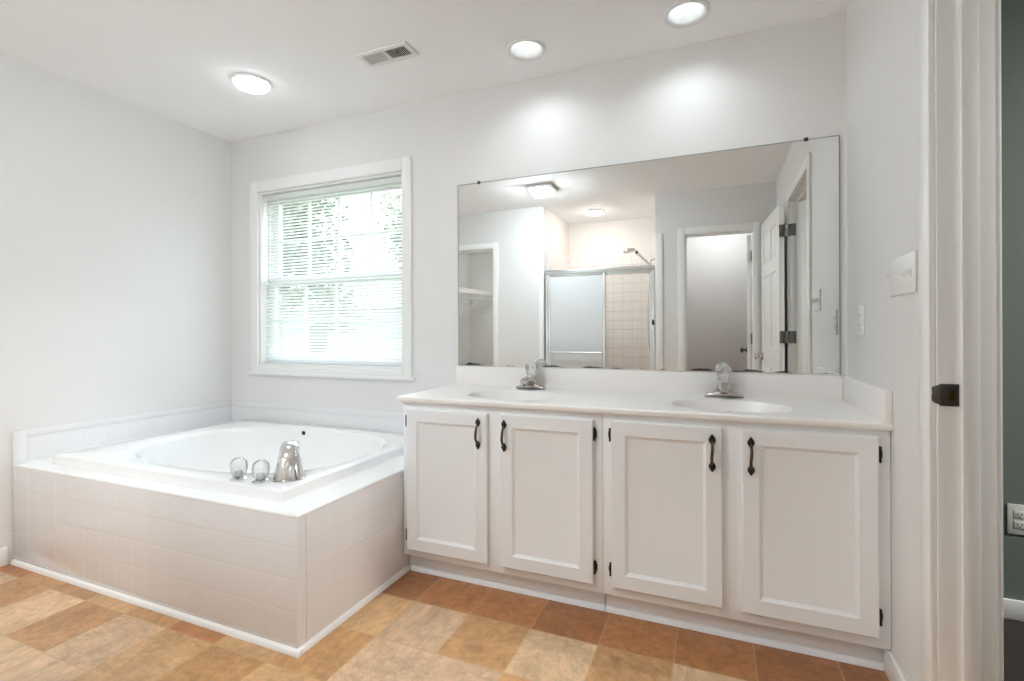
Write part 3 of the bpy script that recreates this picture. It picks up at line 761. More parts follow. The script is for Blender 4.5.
# ---------------------------------------------------------------- vanity
CZT = 0.8106; CD = -0.572; FY = -0.551; TOE = -0.505; ZB = 0.0874; ZC = 0.7866
def cab_door(x0, x1, z0, z1, cab, handle_x, hinge_side):
    y0, y1 = FY - 0.0195, FY - 0.0005; st = 0.060
    bm = BM(); cx_, cz_ = (x0 + x1) / 2, (z0 + z1) / 2
    def ring(d, y): return [(x0 + d, y, z0 + d), (x1 - d, y, z0 + d), (x1 - d, y, z1 - d), (x0 + d, y, z1 - d)]
    R = [ring(0, y1), ring(0, y0 + 0.004), ring(0.002, y0 + 0.001), ring(0.004, y0), ring(st - 0.007, y0), ring(st - 0.005, y0 + 0.002), ring(st - 0.003, y0 + 0.0035), ring(st, y0 + 0.0045),
         ring(st + 0.004, y0 + 0.008), ring(st + 0.008, y0 + 0.009)]
    V = [[bm.verts.new(p) for p in r] for r in R]
    for a, b in zip(V, V[1:]):
        for k in range(4): bm.faces.new((a[k], a[(k + 1) % 4], b[(k + 1) % 4], b[k]))
    bm.faces.new(V[-1]); bm.faces.new(V[0][::-1])
    d = obj('door', bm, M['cabinet'], cab, deg=25)
    # handle: bowed bar between two spade ends
    bm = BM(); zc = 0.671; L = 0.064
    pts = []; rad = []
    for k in range(17):
        t = k / 16 * 2 - 1
        pts.append((handle_x + 0.0012 * math.sin(t * PI) , y0 - 0.004 - 0.022 * (1 - abs(t) ** 3), zc + t * 0.042)); rad.append(0.0042 + 0.0012 * math.cos(t * PI * 0.5))
    tube(bm, pts, rad, 10)
    nf = len(bm.faces)
    for s in (1, -1):
        prof = [(-0.0075, 0.000), (-0.0125, -0.010), (-0.009, -0.019), (-0.0045, -0.025), (0, -0.034)]
        pr = [(0.0045, 0.005), (0.0075, 0.000), (0.0105, -0.005), (0.0118, -0.010), (0.0112, -0.015), (0.0088, -0.020), (0.0055, -0.0245), (0.0016, -0.030)]
        # spade outline as stacked rounded sections
        secs = [((handle_x, y0 - 0.0035, zc + s * (0.036 - v)), u, 0.0035, Vector((1, 0, 0)), Vector((0, 1, 0)), 2) for u, v in pr]
        sweep(bm, secs, 12)
    bm.faces.ensure_lookup_table()
    for f in bm.faces[nf:]: f.material_index = 1
    obj('handle', bm, [M['brass'], M['black']], d, deg=60, label='antique brass bow handle with dark spade ends')
    hx = x0 if hinge_side < 0 else x1
    for zz in (z1 - 0.055, z0 + 0.065):
        bm = BM(); s = hinge_side; yb = FY - 0.0005
        pl = [(hx + s * 0.0008, yb, zz - 0.027), (hx + s * 0.009, yb, zz - 0.020), (hx + s * 0.013, yb, zz - 0.008), (hx + s * 0.013, yb, zz + 0.008), (hx + s * 0.009, yb, zz + 0.020), (hx + s * 0.0008, yb, zz + 0.027)]
        prism(bm, pl, (0, -0.0025, 0))
        lathe(bm, [(0, -0.027), (0.0042, -0.025), (0.0042, 0.025), (0, 0.027)], (hx + s * 0.0048, FY - 0.0105, zz), 12)
        box(bm, min(hx + s * .0008, hx + s * .005), max(hx + s * .0008, hx + s * .005), FY - 0.014, FY - 0.001, zz - 0.025, zz + 0.025)
        obj('hinge', bm, M['black'], d, label='black wraparound hinge')

def cabinet(x0, x1, doors, label):
    c = thing('vanity_cabinet', ((x0 + x1) / 2, -0.27, 0), label, 'cabinet', 'vanity cabinets')
    bm = BM(); box(bm, x0, x1, FY, FY + 0.019, ZB, ZC - 0.0005, 0.0015)
    box(bm, x0, x0 + 0.016, FY + 0.0191, -0.004, ZB, ZC - 0.0005); box(bm, x1 - 0.016, x1, FY + 0.0191, -0.004, ZB, ZC - 0.0005)
    box(bm, x0 + 0.0161, x1 - 0.0161, FY + 0.0191, -0.004, ZB, ZB + 0.016); box(bm, x0 + 0.0161, x1 - 0.0161, -0.010, -0.004, ZB + 0.0161, ZC - 0.0005); obj('carcass', bm, M['cabinet'], c)
    bm = BM(); box(bm, x0 + 0.001, x1 - 0.001, TOE, TOE + 0.015, 0.0005, ZB - 0.0005, 0.001); box(bm, x0, x0 + 0.018, TOE + 0.016, -0.004, 0.0005, ZB - 0.0005); box(bm, x1 - 0.018, x1, TOE + 0.016, -0.004, 0.0005, ZB - 0.0005)
    obj('toe_kick', bm, M['cabinet'], c)
    bm = BM(); qround(bm, (x0 + (0.016 if x0 < 2 else 0.001), TOE - 0.0002, 0.0005), (x1 - 0.001, TOE - 0.0002, 0.0005), (0, -1, 0)); obj('shoe_moulding', bm, M['cabinet'], c, deg=20)
    for d in doors: cab_door(*d[:4], c, d[4], d[5])
    return c
VX0, VXM, VX1 = 1.8145, 2.733, 3.6495
cabinet(VX0, VXM - 0.0006, [(1.843, 2.246, 0.120, 0.756, 2.206, -1), (2.306, 2.698, 0.122, 0.759, 2.326, 1)], 'white two door vanity cabinet next to the tiled tub deck')
cabinet(VXM + 0.0006, VX1, [(2.768, 3.159, 0.126, 0.761, 3.126, -1), (3.222, 3.615, 0.126, 0.763, 3.250, 1)], 'white two door vanity cabinet in the corner by the bedroom doorway')

# countertop with two moulded basins
ctop = thing('countertop', (2.72, -0.29, ZC), 'one piece cream cultured marble vanity top with backsplash and two oval basins', 'countertop')
BAS = [(2.266, -0.325), (3.190, -0.325)]; BA, BB = 0.218, 0.165
X0c, X1c, Y0c, Y1c = 1.794, W - 0.0005, CD, -0.0005
cells = [(1.97, 2.57), (2.89, 3.49)]
bm = BM(); e = 0.006
def quad(bm, p): bm.faces.new([bm.verts.new(v) for v in p])
YI0, YI1 = CD + e, -0.02
for a, b in ((X0c + e, 1.97), (2.57, 2.89), (3.49, X1c)):
    quad(bm, [(a, YI0, CZT), (b, YI0, CZT), (b, YI1, CZT), (a, YI1, CZT)])
holes = []
for (bx, by), (a, b) in zip(BAS, cells):
    A = angles_for(bx, by, a, b, YI0, YI1, 72)
    loft(bm, [rect_ring(bx, by, a, b, YI0, YI1, CZT, A), oval_ring(bx, by, BA + 0.012, BB + 0.012, 2.1, CZT, A), oval_ring(bx, by, BA, BB, 2.1, CZT - 0.003, A)])
    holes.append((bx, by, A))
# front nosing and left end, then underside and the strip below the splash
nose = [(0, 0), (-0.004, -0.002), (-0.006, -0.006), (-0.006, -0.018), (-0.004, -0.0225), (0.0, -0.024), (0.02, -0.024)]
fr = [[(X0c + e + u, YI0 + u, CZT + v) for u, v in nose], [(X1c, YI0 + u, CZT + v) for u, v in nose]]
bk = [(X0c + e + u, Y1c, CZT + v) for u, v in nose]
def strip(bm, a, b):
    A_ = [bm.verts.new(p) for p in a]; B_ = [bm.verts.new(p) for p in b]
    for k in range(len(a) - 1): bm.faces.new((A_[k], A_[k + 1], B_[k + 1], B_[k]))
strip(bm, fr[0], fr[1]); strip(bm, fr[0], bk)
quad(bm, [(X0c + e, YI1, CZT), (X1c, YI1, CZT), (X1c, Y1c, CZT), (X0c + e, Y1c, CZT)])
bmesh.ops.remove_doubles(bm, verts=bm.verts[:], dist=1e-5)
for f in bm.faces:
    f.normal_update(); c = f.calc_center_median()
    ref = Vector((0, 0, 1)) if (abs(f.normal.z) > 0.3 and c.z > CZT - 0.012) else (Vector((0, 0, -1)) if abs(f.normal.z) > 0.3 else (c - Vector((2.7, -0.2, c.z))))
    if f.normal.dot(ref) < 0: f.normal_flip()
obj('slab', bm, M['marble'], ctop, deg=40, fix=False)
for bx, by, A in holes:
    bm = BM(); o = lambda s, z: oval_ring(bx, by + 0.02 * (1 - s), BA * s, BB * s, 2.1, z, A)
    loft(bm, [o(1, CZT - 0.003), o(0.985, CZT - 0.008), o(0.95, CZT - 0.025), o(0.86, CZT - 0.065), o(0.72, CZT - 0.100), o(0.5, CZT - 0.122), o(0.25, CZT - 0.132), o(0.09, CZT - 0.135)], (bx, by + 0.02, CZT - 0.136))
    bs = obj('basin', bm, M['marble'], ctop, deg=60)
    bm = BM(); lathe(bm, [(0.021, 0), (0.020, 0.004), (0.014, 0.005), (0.013, 0.001), (0.012, 0.008), (0, 0.010)], (bx, by + 0.02, CZT - 0.136), 24); obj('drain', bm, M['chrome'], bs, label='chrome pop-up drain')
    bm = BM(); lathe(bm, [(0, 0.0), (0.009, 0.0), (0.010, -0.002), (0, -0.003)], (bx, by + BB * 0.92, CZT - 0.045), 16, Matrix.Rotation(math.radians(60), 4, 'X')); obj('overflow_hole', bm, M['dark'], bs)
bm = BM(); box(bm, X0c + 0.004, X1c - 0.0205, -0.0205, -0.0015, CZT + 0.0002, CZT + 0.1005, 0.003); obj('backsplash', bm, M['marble'], ctop)
bm = BM(); box(bm, X1c - 0.020, X1c, CD + 0.001, -0.0015, CZT + 0.0002, CZT + 0.1005, 0.003); obj('side_splash', bm, M['marble'], ctop)

# vanity faucets
def vanity_faucet(x, y, label):
    f = thing('vanity_faucet', (x, y, CZT), label, 'faucet', 'vanity faucets'); o = Vector((x, y, CZT)); X = Vector((1, 0, 0)); Y = Vector((0, 1, 0)); Z = Vector((0, 0, 1))
    bm = BM()
    secs = []
    for t, hy, hz in ((-0.079, 0.012, 0.008), (-0.075, 0.020, 0.012), (-0.060, 0.025, 0.017), (-0.035, 0.027, 0.026), (-0.02, 0.028, 0.031), (0.02, 0.028, 0.031), (0.035, 0.027, 0.026), (0.060, 0.025, 0.017), (0.075, 0.020, 0.012), (0.079, 0.012, 0.008)):
        secs.append((o + X * t + Z * (hz / 2 + 0.0004), hy, hz / 2, Y, Z, 3.0))
    sweep(bm, secs, 24); obj('base_plate', bm, M['nickel'], f, deg=60)
    bm = BM()
    secs = [(o + Z * 0.006 + Y * 0.006, 0.043, 0.026, X, Y, 2.5), (o + Z * 0.030 + Y * 0.003, 0.034, 0.024, X, (Y + Z * 0.2).normalized(), 2.5), (o + Z * 0.046 - Y * 0.010, 0.029, 0.019, X, (Y * 0.8 + Z * 0.6).normalized(), 2.6),
            (o + Z * 0.054 - Y * 0.035, 0.025, 0.014, X, (Y * 0.3 + Z * 0.95).normalized(), 2.8), (o + Z * 0.054 - Y * 0.065, 0.022, 0.012, X, Z, 3), (o + Z * 0.049 - Y * 0.092, 0.0205, 0.0115, X, (Z - Y * 0.2).normalized(), 3), (o + Z * 0.041 - Y * 0.108, 0.0175, 0.010, X, (Z - Y * 0.5).normalized(), 3)]
    sweep(bm, secs, 24); sp_ = obj('spout', bm, M['nickel'], f, deg=60)
    bm = BM(); lathe(bm, [(0, 0), (0.0085, 0), (0.0085, 0.012), (0, 0.012)], o + Z * 0.0255 - Y * 0.096, 16); obj('aerator', bm, M['dark_metal'], sp_)
    bm = BM(); lathe(bm, [(0.021, 0.040), (0.021, 0.050), (0.016, 0.056), (0.010, 0.060), (0.010, 0.068), (0, 0.068)], o + Y * 0.004, 24); obj('collar', bm, M['chrome'], f)
    bm = BM(); lathe(bm, [(0, 0.0685), (0.020, 0.0685), (0.0235, 0.074), (0.026, 0.090), (0.0305, 0.106), (0.031, 0.122), (0.025, 0.135), (0.013, 0.141), (0, 0.142)], o + Y * 0.004, 48, None, 0.05, 8)
    obj('knob', bm, M['crystal'], f, deg=50, label='clear fluted acrylic knob')
    bm = BM(); lathe(bm, [(0, 0.1422), (0.010, 0.1422), (0.010, 0.144), (0, 0.1455)], o + Y * 0.004, 16); obj('index_cap', bm, M['chrome'], f)
    bm = BM(); tube(bm, [o + Y * 0.024 + Z * 0.012, o + Y * 0.030 + Z * 0.055], 0.0025, 8); lathe(bm, [(0, 0), (0.005, 0.001), (0.006, 0.006), (0.004, 0.011), (0, 0.012)], o + Y * 0.030 + Z * 0.054, 12); obj('lift_rod', bm, M['chrome'], f)
    return f
vanity_faucet(2.268, -0.088, 'tarnished faucet with clear knob on the vanity top nearer the tub')
vanity_faucet(3.172, -0.083, 'tarnished faucet with clear knob on the vanity top nearer the bedroom doorway')

# ---------------------------------------------------------------- mirror
MX0, MX1, MZ0, MZ1 = 1.8075, 3.6225, 0.9145, 1.9225
mir = thing('wall_mirror', ((MX0 + MX1) / 2, 0, MZ0), 'large frameless rectangular mirror on the wall over the double vanity', 'mirror')
bm = BM(); box(bm, MX0, MX1, -0.0065, -0.0015, MZ0, MZ1, 0.0012, seg=1); obj('mirror_glass', bm, M['mirror'], mir, smooth=False)
bm = BM(); e_ = 0.0028
box(bm, MX0 - e_, MX0, -0.0068, -0.001, MZ0, MZ1 + e_); box(bm, MX1, MX1 + e_, -0.0068, -0.001, MZ0, MZ1 + e_); box(bm, MX0, MX1, -0.0068, -0.001, MZ1, MZ1 + e_)
obj('ground_edge', bm, M['glass_edge'], mir, smooth=False, label='dark ground glass edge')
bm = BM(); box(bm, MX0, MX1, -0.0095, -0.0072, MZ0 - 0.003, MZ0 + 0.004, 0); box(bm, MX0, MX1, -0.0072, -0.001, MZ0 - 0.003, MZ0 - 0.0004, 0); obj('bottom_channel', bm, M['satin'], mir, smooth=False)
for x in (1.937, 3.502):
    bm = BM(); box(bm, x - 0.008, x + 0.008, -0.0095, -0.0070, MZ1 - 0.006, MZ1 + 0.010, 0.001); box(bm, x - 0.008, x + 0.008, -0.0072, -0.0005, MZ1 + 0.0005, MZ1 + 0.010, 0.001)
    lathe(bm, [(0, 0.003), (0.003, 0.002), (0.004, 0)], (x, -0.0095, MZ1 + 0.005), 12, Matrix.Rotation(PI / 2, 4, 'X')); obj('mirror_clip', bm, M['dark_metal'], mir)

# ---------------------------------------------------------------- wall plates
def plate_on_right_wall(name, y0, y1, z0, z1, gangs, toggle, label, cat):
    r = thing(name, (W, (y0 + y1) / 2, (z0 + z1) / 2), label, cat)
    bm = BM(); box(bm, W - 0.006, W - 0.0003, y0, y1, z0, z1, 0.0025); obj('cover_plate', bm, M['plate'], r)
    for g in range(gangs):
        y = y0 + (y1 - y0) * (g + 0.5) / gangs; z = (z0 + z1) / 2
        if toggle:
            bm = BM(); box(bm, W - 0.0075, W - 0.006, y - 0.006, y + 0.006, z - 0.013, z + 0.013, 0.0005)
            m = Matrix.Translation((W - 0.007, y, z)) @ Matrix.Rotation(math.radians(28), 4, 'Y'); box(bm, -0.016, 0.001, -0.0045, 0.0045, -0.005, 0.005, 0.001, m)
            obj('toggle', bm, M['plate'], r)
        else:
            for s in (-1, 1):
                bm = BM(); box(bm, W - 0.0085, W - 0.006, y - 0.016, y + 0.016, z + s * 0.0195 - 0.014, z + s * 0.0195 + 0.014, 0.001)
                rc = obj('receptacle', bm, M['plate'], r)
                bm = BM()
                for dy in (-0.006, 0.006): box(bm, W - 0.0088, W - 0.0084, y + dy - 0.001, y + dy + 0.001, z + s * 0.0195 - 0.003, z + s * 0.0195 + 0.006)
                lathe(bm, [(0.002, 0), (0, 0.0003)], (W - 0.0085, y, z + s * 0.0195 - 0.008), 10, Matrix.Rotation(-PI / 2, 4, 'Y')); obj('slot', bm, M['dark'], rc)
    return r
plate_on_right_wall('light_switch', -0.776, -0.568, 1.207, 1.321, 4, True, 'white four toggle switch plate on the wall by the bedroom doorway', 'light switch')
plate_on_right_wall('wall_outlet', -0.262, -0.192, 1.083, 1.197, 1, False, 'white outlet plate on the side wall right beside the mirror', 'outlet')
r = thing('wall_outlet', (4.195, 0, 0.386), 'pale outlet plate low on the green bedroom wall', 'outlet')
bm = BM(); box(bm, 4.160, 4.230, -0.006, -0.0003, 0.329, 0.443, 0.0025); obj('cover_plate', bm, M['grey_plate'], r)
for s in (-1, 1):
    zc = 0.386 + s * 0.0195
    bm = BM(); box(bm, 4.179, 4.211, -0.0085, -0.006, zc - 0.014, zc + 0.014, 0.001); rc = obj('receptacle', bm, M['grey_plate'], r)
    bm = BM()
    for dx in (-0.006, 0.006): box(bm, 4.195 + dx - 0.0014, 4.195 + dx + 0.0014, -0.0089, -0.0084, zc - 0.003, zc + 0.006)
    lathe(bm, [(0.0024, 0), (0, 0.0003)], (4.195, -0.0085, zc - 0.008), 10, Matrix.Rotation(PI / 2, 4, 'X')); obj('slot', bm, M['dark'], rc)

# ---------------------------------------------------------------- ceiling fixtures
M['lamp_can'] = emit('vanity_lamp_glow', (0.845, 0.945, 1.0), L_CAN)
M['lamp_round'] = emit('round_lamp_glow', (0.845, 0.945, 1.0), L_ROUND)
M['lamp_square'] = emit('square_lamp_glow', (0.845, 0.945, 1.0), L_SQUARE)
M['lamp_shower'] = emit('shower_lamp_glow', (1.0, 0.95, 0.89), L_SHOWER)
M['fill_closet'] = emit('closet_fill_glow', (1.0, 0.98, 0.95), L_CLOSET_FILL)
M['fill_toilet'] = emit('toilet_room_fill_glow', (0.845, 0.945, 1.0), L_TOILET_FILL)
for (cx_, cy_, r), lab in zip(CANS, ('round recessed ceiling light over the vanity, the one nearer the air vent', 'round recessed ceiling light over the vanity, the one nearer the bedroom doorway')):
    root = thing('recessed_light', (cx_, cy_, H), lab, 'ceiling light', 'recessed vanity lights')
    bm = BM(); lathe(bm, [(r - 0.004, 0.004), (r - 0.002, -0.002), (r + 0.004, -0.009), (r + 0.011, -0.010), (r + 0.016, -0.006), (r + 0.017, -0.0004), (r + 0.002, -0.0004)], (cx_, cy_, H), 48); obj('trim_ring', bm, M['vent'], root, deg=60)
    bm = BM(); lathe(bm, [(r - 0.003, 0.0), (r - 0.006, 0.03), (r - 0.014, 0.07), (r - 0.026, 0.10), (0.044, 0.115), (0, 0.1152)], (cx_, cy_, H), 48); obj('reflector', bm, M['vent'], root, deg=60)
    bm = BM(); lathe(bm, [(0, 0.062), (0.022, 0.064), (0.036, 0.072), (0.041, 0.082), (0.034, 0.098), (0.018, 0.108), (0.016, 0.114), (0, 0.114)], (cx_, cy_, H), 32); obj('lamp', bm, M['lamp_can'], root, deg=60)

for (cx_, cy_, r) in CANS:                                   # the beam each recessed lamp throws through its opening
    ld = bpy.data.lights.new('vanity_lamp_beam', 'SPOT'); ld.energy = P_CAN_SPOT; ld.color = (0.845, 0.945, 1.0)
    ld.spot_size = math.radians(164); ld.spot_blend = 0.55; ld.shadow_soft_size = 0.03
    ld.use_nodes = True; ln = ld.node_tree.nodes; ll = ld.node_tree.links          # downlight: strongest straight down
    tcn = ln.new('ShaderNodeTexCoord'); sz_ = ln.new('ShaderNodeSeparateXYZ'); ll.new(tcn.outputs['Normal'], sz_.inputs[0])
    ab = ln.new('ShaderNodeMath'); ab.operation = 'ABSOLUTE'; ll.new(sz_.outputs['Z'], ab.inputs[0])
    pw = ln.new('ShaderNodeMath'); pw.operation = 'POWER'; ll.new(ab.outputs[0], pw.inputs[0]); pw.inputs[1].default_value = 2.0
    ll.new(pw.outputs[0], ln['Emission'].inputs['Strength'])
    lo = bpy.data.objects.new('vanity_lamp_beam', ld); COL.objects.link(lo); lo.location = (cx_, cy_, H - 0.012)

def flush_light(name, x, y, r, mat, label, depth=0.03):
    root = thing(name, (x, y, H), label, 'ceiling light')
    bm = BM(); lathe(bm, [(r * 0.5, -0.0004), (r, -0.0004), (r + 0.002, -0.006), (r - 0.006, -0.012), (r - 0.012, -0.012), (r * 0.5, -0.010)], (x, y, H), 48); obj('trim_ring', bm, M['vent'], root, deg=50)
    bm = BM(); lathe(bm, [(r - 0.013, -0.010), (r - 0.014, -0.014), (r * 0.75, -0.010 - depth * 0.6), (r * 0.4, -0.010 - depth * 0.92), (0, -0.010 - depth)], (x, y, H), 48); obj('diffuser', bm, mat, root, deg=60)
    return root
flush_light('flush_light', 0.858, -0.545, 0.101, M['lamp_round'], 'round flush ceiling light over the bathtub, apart from the two over the vanity')
flush_light('flush_light', 1.90, -3.00, 0.10, M['lamp_shower'], 'round flush ceiling light inside the shower stall, seen in the mirror')
flush_light('flush_light', 0.75, -3.3, 0.10, M['fill_closet'], 'added round fill light inside the closet with the wire shelf, out of view')  # added lamp, out of view, to brighten the closet interior
flush_light('flush_light', 3.18, -3.25, 0.10, M['fill_toilet'], 'added round fill light inside the toilet room behind the open doorway, out of view')  # added unseen lamp: brightens this room and fills towards the vanity

SQX, SQY = 1.655, -1.90
root = thing('square_light', (SQX, SQY, H), 'square ceiling light fixture in the middle of the bathroom, seen in the mirror', 'ceiling light')
bm = BM(); box(bm, SQX - 0.12, SQX + 0.12, SQY - 0.12, SQY + 0.12, H - 0.030, H - 0.0004, 0.004); obj('housing', bm, M['satin'], root)
bm = BM()
A = angles_for(SQX, SQY, SQX - 0.1, SQX + 0.1, SQY - 0.1, SQY + 0.1, 32)
loft(bm, [oval_ring(SQX, SQY, 0.095, 0.095, 8, H - 0.0305, A), oval_ring(SQX, SQY, 0.092, 0.092, 8, H - 0.060, A), oval_ring(SQX, SQY, 0.07, 0.07, 8, H - 0.074, A)], (SQX, SQY, H - 0.076)); obj('diffuser', bm, M['lamp_square'], root, deg=50)

# air vent
VX_0, VX_1, VY_0, VY_1 = 1.543, 1.828, -0.543, -0.425
v = thing('ceiling_vent', (1.685, -0.484, H), 'white rectangular ceiling air register with two banks of louvres', 'vent')
bm = BM(); m0, m1 = 1.679, 1.692; b = 0.022
for bx in ((VX_0, VX_1, VY_0, VY_0 + b), (VX_0, VX_1, VY_1 - b, VY_1), (VX_0, VX_0 + b, VY_0 + b, VY_1 - b), (VX_1 - b, VX_1, VY_0 + b, VY_1 - b), (m0, m1, VY_0 + b, VY_1 - b)): box(bm, *bx, H - 0.009, H - 0.0004, 0.002)
obj('vent_frame', bm, M['vent'], v)
bm = BM(); box(bm, VX_0 + b, VX_1 - b, VY_0 + b, VY_1 - b, H - 0.0012, H - 0.0004); obj('vent_shade_sheet', bm, M['dark'], v)  # flat dark sheet stands in for the shade behind the louvres
for x0, x1, tl, nm in ((VX_0 + b, m0, -50, 'vent'), (m1, VX_1 - b, 35, 'vent')):
    bm = BM(); n_ = 11
    for k in range(n_):
        x = x0 + (x1 - x0) * (k + 0.5) / n_
        m = Matrix.Translation((x, (VY_0 + VY_1) / 2, H - 0.0058)) @ Matrix.Rotation(math.radians(tl), 4, 'Y')
        box(bm, -0.0052, 0.0052, -(VY_1 - VY_0) / 2 + b, (VY_1 - VY_0) / 2 - b, -0.0005, 0.0005, 0, m)
    obj('louvres', bm, M[nm], v, smooth=False)

# ---------------------------------------------------------------- shower (seen in the mirror)
sh = thing('shower_door', (2.025, YO - 0.03, 0.1), 'sliding framed glass shower door with a frosted left panel and towel bar, seen in the mirror', 'shower door')
bm = BM(); box(bm, SX0 + 0.009, SX1 - 0.009, YO - 0.075, YO - 0.010, 1.710, 1.755, 0.006); obj('header', bm, M['satin'], sh)
bm = BM(); box(bm, SX0 + 0.009, SX1 - 0.009, YO - 0.07, YO - 0.015, 0.121, 0.15, 0.004); obj('track', bm, M['satin'], sh)
for a in (SX0 + 0.009, SX1 - 0.034):
    bm = BM(); box(bm, a, a + 0.025, YO - 0.07, YO - 0.015, 0.15, 1.710, 0.003); obj('side_rail', bm, M['satin'], sh)
def shower_panel(x0, x1, y, mat, nm):
    bm = BM()
    for bx in ((x0, x0 + 0.022, 0.155, 1.707), (x1 - 0.022, x1, 0.155, 1.707)): box(bm, bx[0], bx[1], y - 0.007, y + 0.007, bx[2], bx[3], 0.002)
    for z in (0.155, 1.685): box(bm, x0 + 0.022, x1 - 0.022, y - 0.007, y + 0.007, z, z + 0.022, 0.002)
    p = obj('sliding_panel', bm, M['satin'], sh)
    bm = BM(); box(bm, x0 + 0.022, x1 - 0.022, y - 0.0025, y + 0.0025, 0.177, 1.685); obj('glass', bm, mat, p, smooth=False, label=nm)
    return p
p1 = shower_panel(1.49, 2.10, YO - 0.028, M['frosted'], 'frosted glass')
shower_panel(2.075, 2.563, YO - 0.055, M['obscure'], 'lightly textured glass')
bm = BM(); tube(bm, [(1.53, YO + 0.022, 0.885), (2.07, YO + 0.022, 0.885)], 0.010, 12)
for x in (1.54, 2.06): tube(bm, [(x, YO - 0.021, 0.885), (x, YO + 0.022, 0.885)], 0.008, 10)
obj('towel_bar', bm, M['satin'], p1)
bm = BM(); box(bm, 2.565, 2.585, YO - 0.0145, YO + 0.008, 1.165, 1.215, 0.004); obj('door_bumper', bm, M['black'], sh)
bm = BM(); box(bm, SX0 + 0.002, SX1 - 0.002, SB + 0.01, YO - 0.002, 0.0, 0.06, 0.006); box(bm, SX0 + 0.002, SX1 - 0.002, YO - 0.10, YO - 0.002, 0.0601, 0.12, 0.008)
obj('shower_pan', bm, M['acrylic'], None, label='white shower pan with a raised curb under the sliding shower door', cat='shower pan')
hd = thing('hand_shower', (SX1 - 0.01, -2.95, 1.84), 'chrome hand shower on its bracket inside the stall, seen in the mirror', 'shower')
bm = BM(); tube(bm, [(SX1 - 0.008, -2.95, 1.86), (SX1 - 0.05, -2.95, 1.865), (SX1 - 0.09, -2.95, 1.845), (SX1 - 0.11, -2.95, 1.82)], 0.010, 12)
lathe(bm, [(0.03, 0), (0.028, 0.008), (0.012, 0.012)], (SX1 - 0.008, -2.95, 1.86), 24, Matrix.Rotation(-PI / 2, 4, 'Y')); obj('shower_arm', bm, M['chrome'], hd)
bm = BM(); tube(bm, [(SX1 - 0.09, -2.95, 1.80), (SX1 - 0.16, -2.95, 1.87), (SX1 - 0.235, -2.95, 1.945)], [0.012, 0.013, 0.015], 12); obj('handle', bm, M['chrome'], hd)
bm = BM(); tube(bm, [(SX1 - 0.225, -2.95, 1.935), (SX1 - 0.245, -2.95, 1.953)], 0.018, 12); obj('grip_ring', bm, M['black'], hd)
bm = BM(); lathe(bm, [(0, 0.0), (0.065, 0.0), (0.07, 0.010), (0.055, 0.028), (0.02, 0.042), (0, 0.044)], (SX1 - 0.31, -2.95, 1.955), 28, Matrix.Rotation(math.radians(-10), 4, 'Y')); obj('spray_face', bm, M['nickel'], hd)
bm = BM(); pts = []
for k in range(25):
    t = k / 24; pts.append((SX1 - 0.09 - 0.05 * math.sin(t * PI) + 0.05 * t, -2.95 + 0.03 * math.sin(t * 2 * PI), 1.80 - 1.0 * math.sin(t * PI * 0.55)))
tube(bm, pts, 0.007, 8); obj('hose', bm, M['chrome'], hd)

# closet wire shelf (seen in the mirror)
sx0, sx1, sz = -0.419, -0.02, 1.70
ws = thing('wire_shelf', ((sx0 + sx1) / 2, -3.6, sz), 'white wire closet shelf with hanging rail on the closet wall, seen in the mirror', 'shelf')
bm = BM()
for k in range(72): y = -4.48 + k * 0.0245; tube(bm, [(sx0 + 0.003, y, sz), (sx1, y, sz), (sx1, y, sz - 0.045)], 0.0014, 5)
obj('deck_wires', bm, M['wire'], ws)
bm = BM()
for x, z in ((sx0 + 0.004, sz - 0.004), (sx0 + 0.2, sz - 0.004), (sx1, sz + 0.003), (sx1, sz - 0.045)): tube(bm, [(x, -4.49, z), (x, -2.72, z)], 0.004, 8)
obj('rails', bm, M['wire'], ws)
bm = BM(); tube(bm, [(sx1 - 0.03, -4.49, sz - 0.135), (sx1 - 0.03, -2.72, sz - 0.135)], 0.010, 10); obj('hanging_rod', bm, M['satin'], ws)
for y in (-4.15, -3.35, -2.85):
    bm = BM(); tube(bm, [(sx1, y, sz - 0.045), (sx0 + 0.006, y, sz - 0.36)], 0.006, 8); obj('brace', bm, M['wire'], ws)

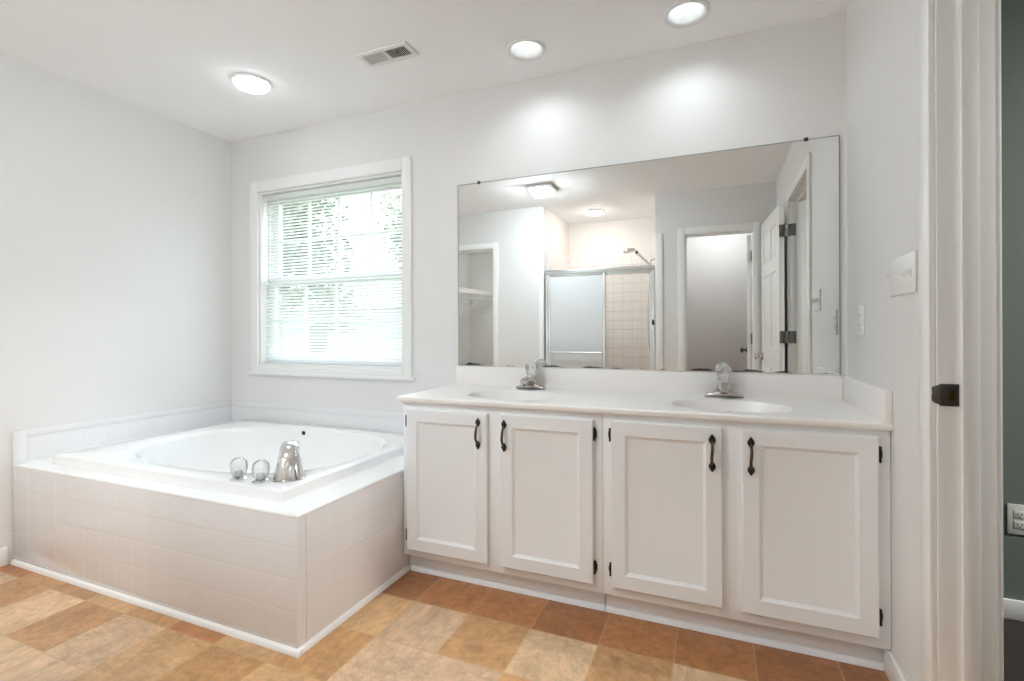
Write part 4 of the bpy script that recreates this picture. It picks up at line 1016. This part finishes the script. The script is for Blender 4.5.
# ---------------------------------------------------------------- outside the window
bm = BM(); box(bm, -30, 30, 0.15, 45, -1.3, -1.2); struct('ground', bm, M['grass'])
def tree(x, y, z0, h, r, mat, label, n, seed, dens_low=0.25):
    rnd = random.Random(seed)
    root = thing('garden_tree', (x, y, z0), label, 'tree', 'garden trees')
    bm = BM(); tube(bm, [(x, y, z0), (x + 0.05, y, z0 + h * 0.35), (x - 0.05, y + 0.05, z0 + h * 0.75)], [r * 0.09, r * 0.07, r * 0.03], 12)
    for k in range(6):
        a = k * 1.05; zz = z0 + h * (0.35 + 0.06 * k)
        tube(bm, [(x, y, zz), (x + math.cos(a) * r * 0.4, y + math.sin(a) * r * 0.4, zz + h * 0.12), (x + math.cos(a) * r * 0.7, y + math.sin(a) * r * 0.7, zz + h * 0.18)], [r * 0.035, r * 0.02, r * 0.008], 8)
    obj('trunk', bm, M['bark'], root)
    bm = BM(); blobs = [(Vector((x + rnd.uniform(-.6, .6) * r, y + rnd.uniform(-.6, .6) * r, z0 + h * rnd.uniform(dens_low + 0.12, 0.92))), r * rnd.uniform(0.28, 0.5)) for _ in range(26)]
    for k in range(n):
        c, br = rnd.choice(blobs)
        d = Vector((rnd.gauss(0, 1), rnd.gauss(0, 1), rnd.gauss(0, 1))).normalized() * br * rnd.random() ** 0.4
        p = c + d; s = rnd.uniform(0.07, 0.14)
        u = Vector((rnd.gauss(0, 1), rnd.gauss(0, 1), rnd.gauss(0, 1))).normalized(); w = u.orthogonal().normalized()
        bm.faces.new([bm.verts.new(p + q_) for q_ in (-u * s, w * s * 0.5, u * s, -w * s * 0.5)])
    obj('crown', bm, mat, root, smooth=False, fix=False)
tree(-7.4, 7.0, -1.2, 6.6, 2.0, M['leaf'], 'leafy green tree outside the window, nearest the left jamb', 5200, 1)
tree(-3.4, 9.6, -1.2, 7.6, 2.0, M['leaf_light'], 'pale green tree outside, at the middle of the window view', 5200, 2, 0.4)
tree(-12.0, 22.0, -1.2, 8.2, 3.0, M['leaf'], 'tall dark green tree far outside beyond the others', 5200, 3)
hs = thing('neighbour_house', (-10.0, 15, -1.2), 'grey sided house with a low gable roof outside beyond the trees', 'house')
bm = BM(); box(bm, -16.0, -4.0, 12.0, 18.0, -1.2, 2.0); obj('house_wall', bm, M['siding'], hs, smooth=False)
bm = BM(); prism(bm, [(-16.4, 11.7, 1.95), (-16.4, 18.3, 1.95), (-16.4, 15, 4.0)], (12.8, 0, 0)); obj('roof', bm, M['shingle'], hs, smooth=False)
for x in (-14.0, -11.2, -7.0):
    bm = BM(); box(bm, x, x + 1.0, 11.96, 12.0, 0.2, 1.5, 0.01); f_ = obj('window', bm, M['trim'], hs)
    bm = BM(); box(bm, x + 0.07, x + 0.93, 11.94, 11.958, 0.27, 1.43); obj('pane', bm, M['dark'], f_, smooth=False)

# added bedroom fill lamp, out of view, lights the vanity end through the doorway
M['fill_bedroom'] = emit('bedroom_fill_glow', (1.0, 0.97, 0.93), L_BEDROOM_FILL * 10)
flush_light('flush_light', 5.6, -1.05, 0.15, M['fill_bedroom'], 'added round fill light in the bedroom beyond the doorway, out of view')
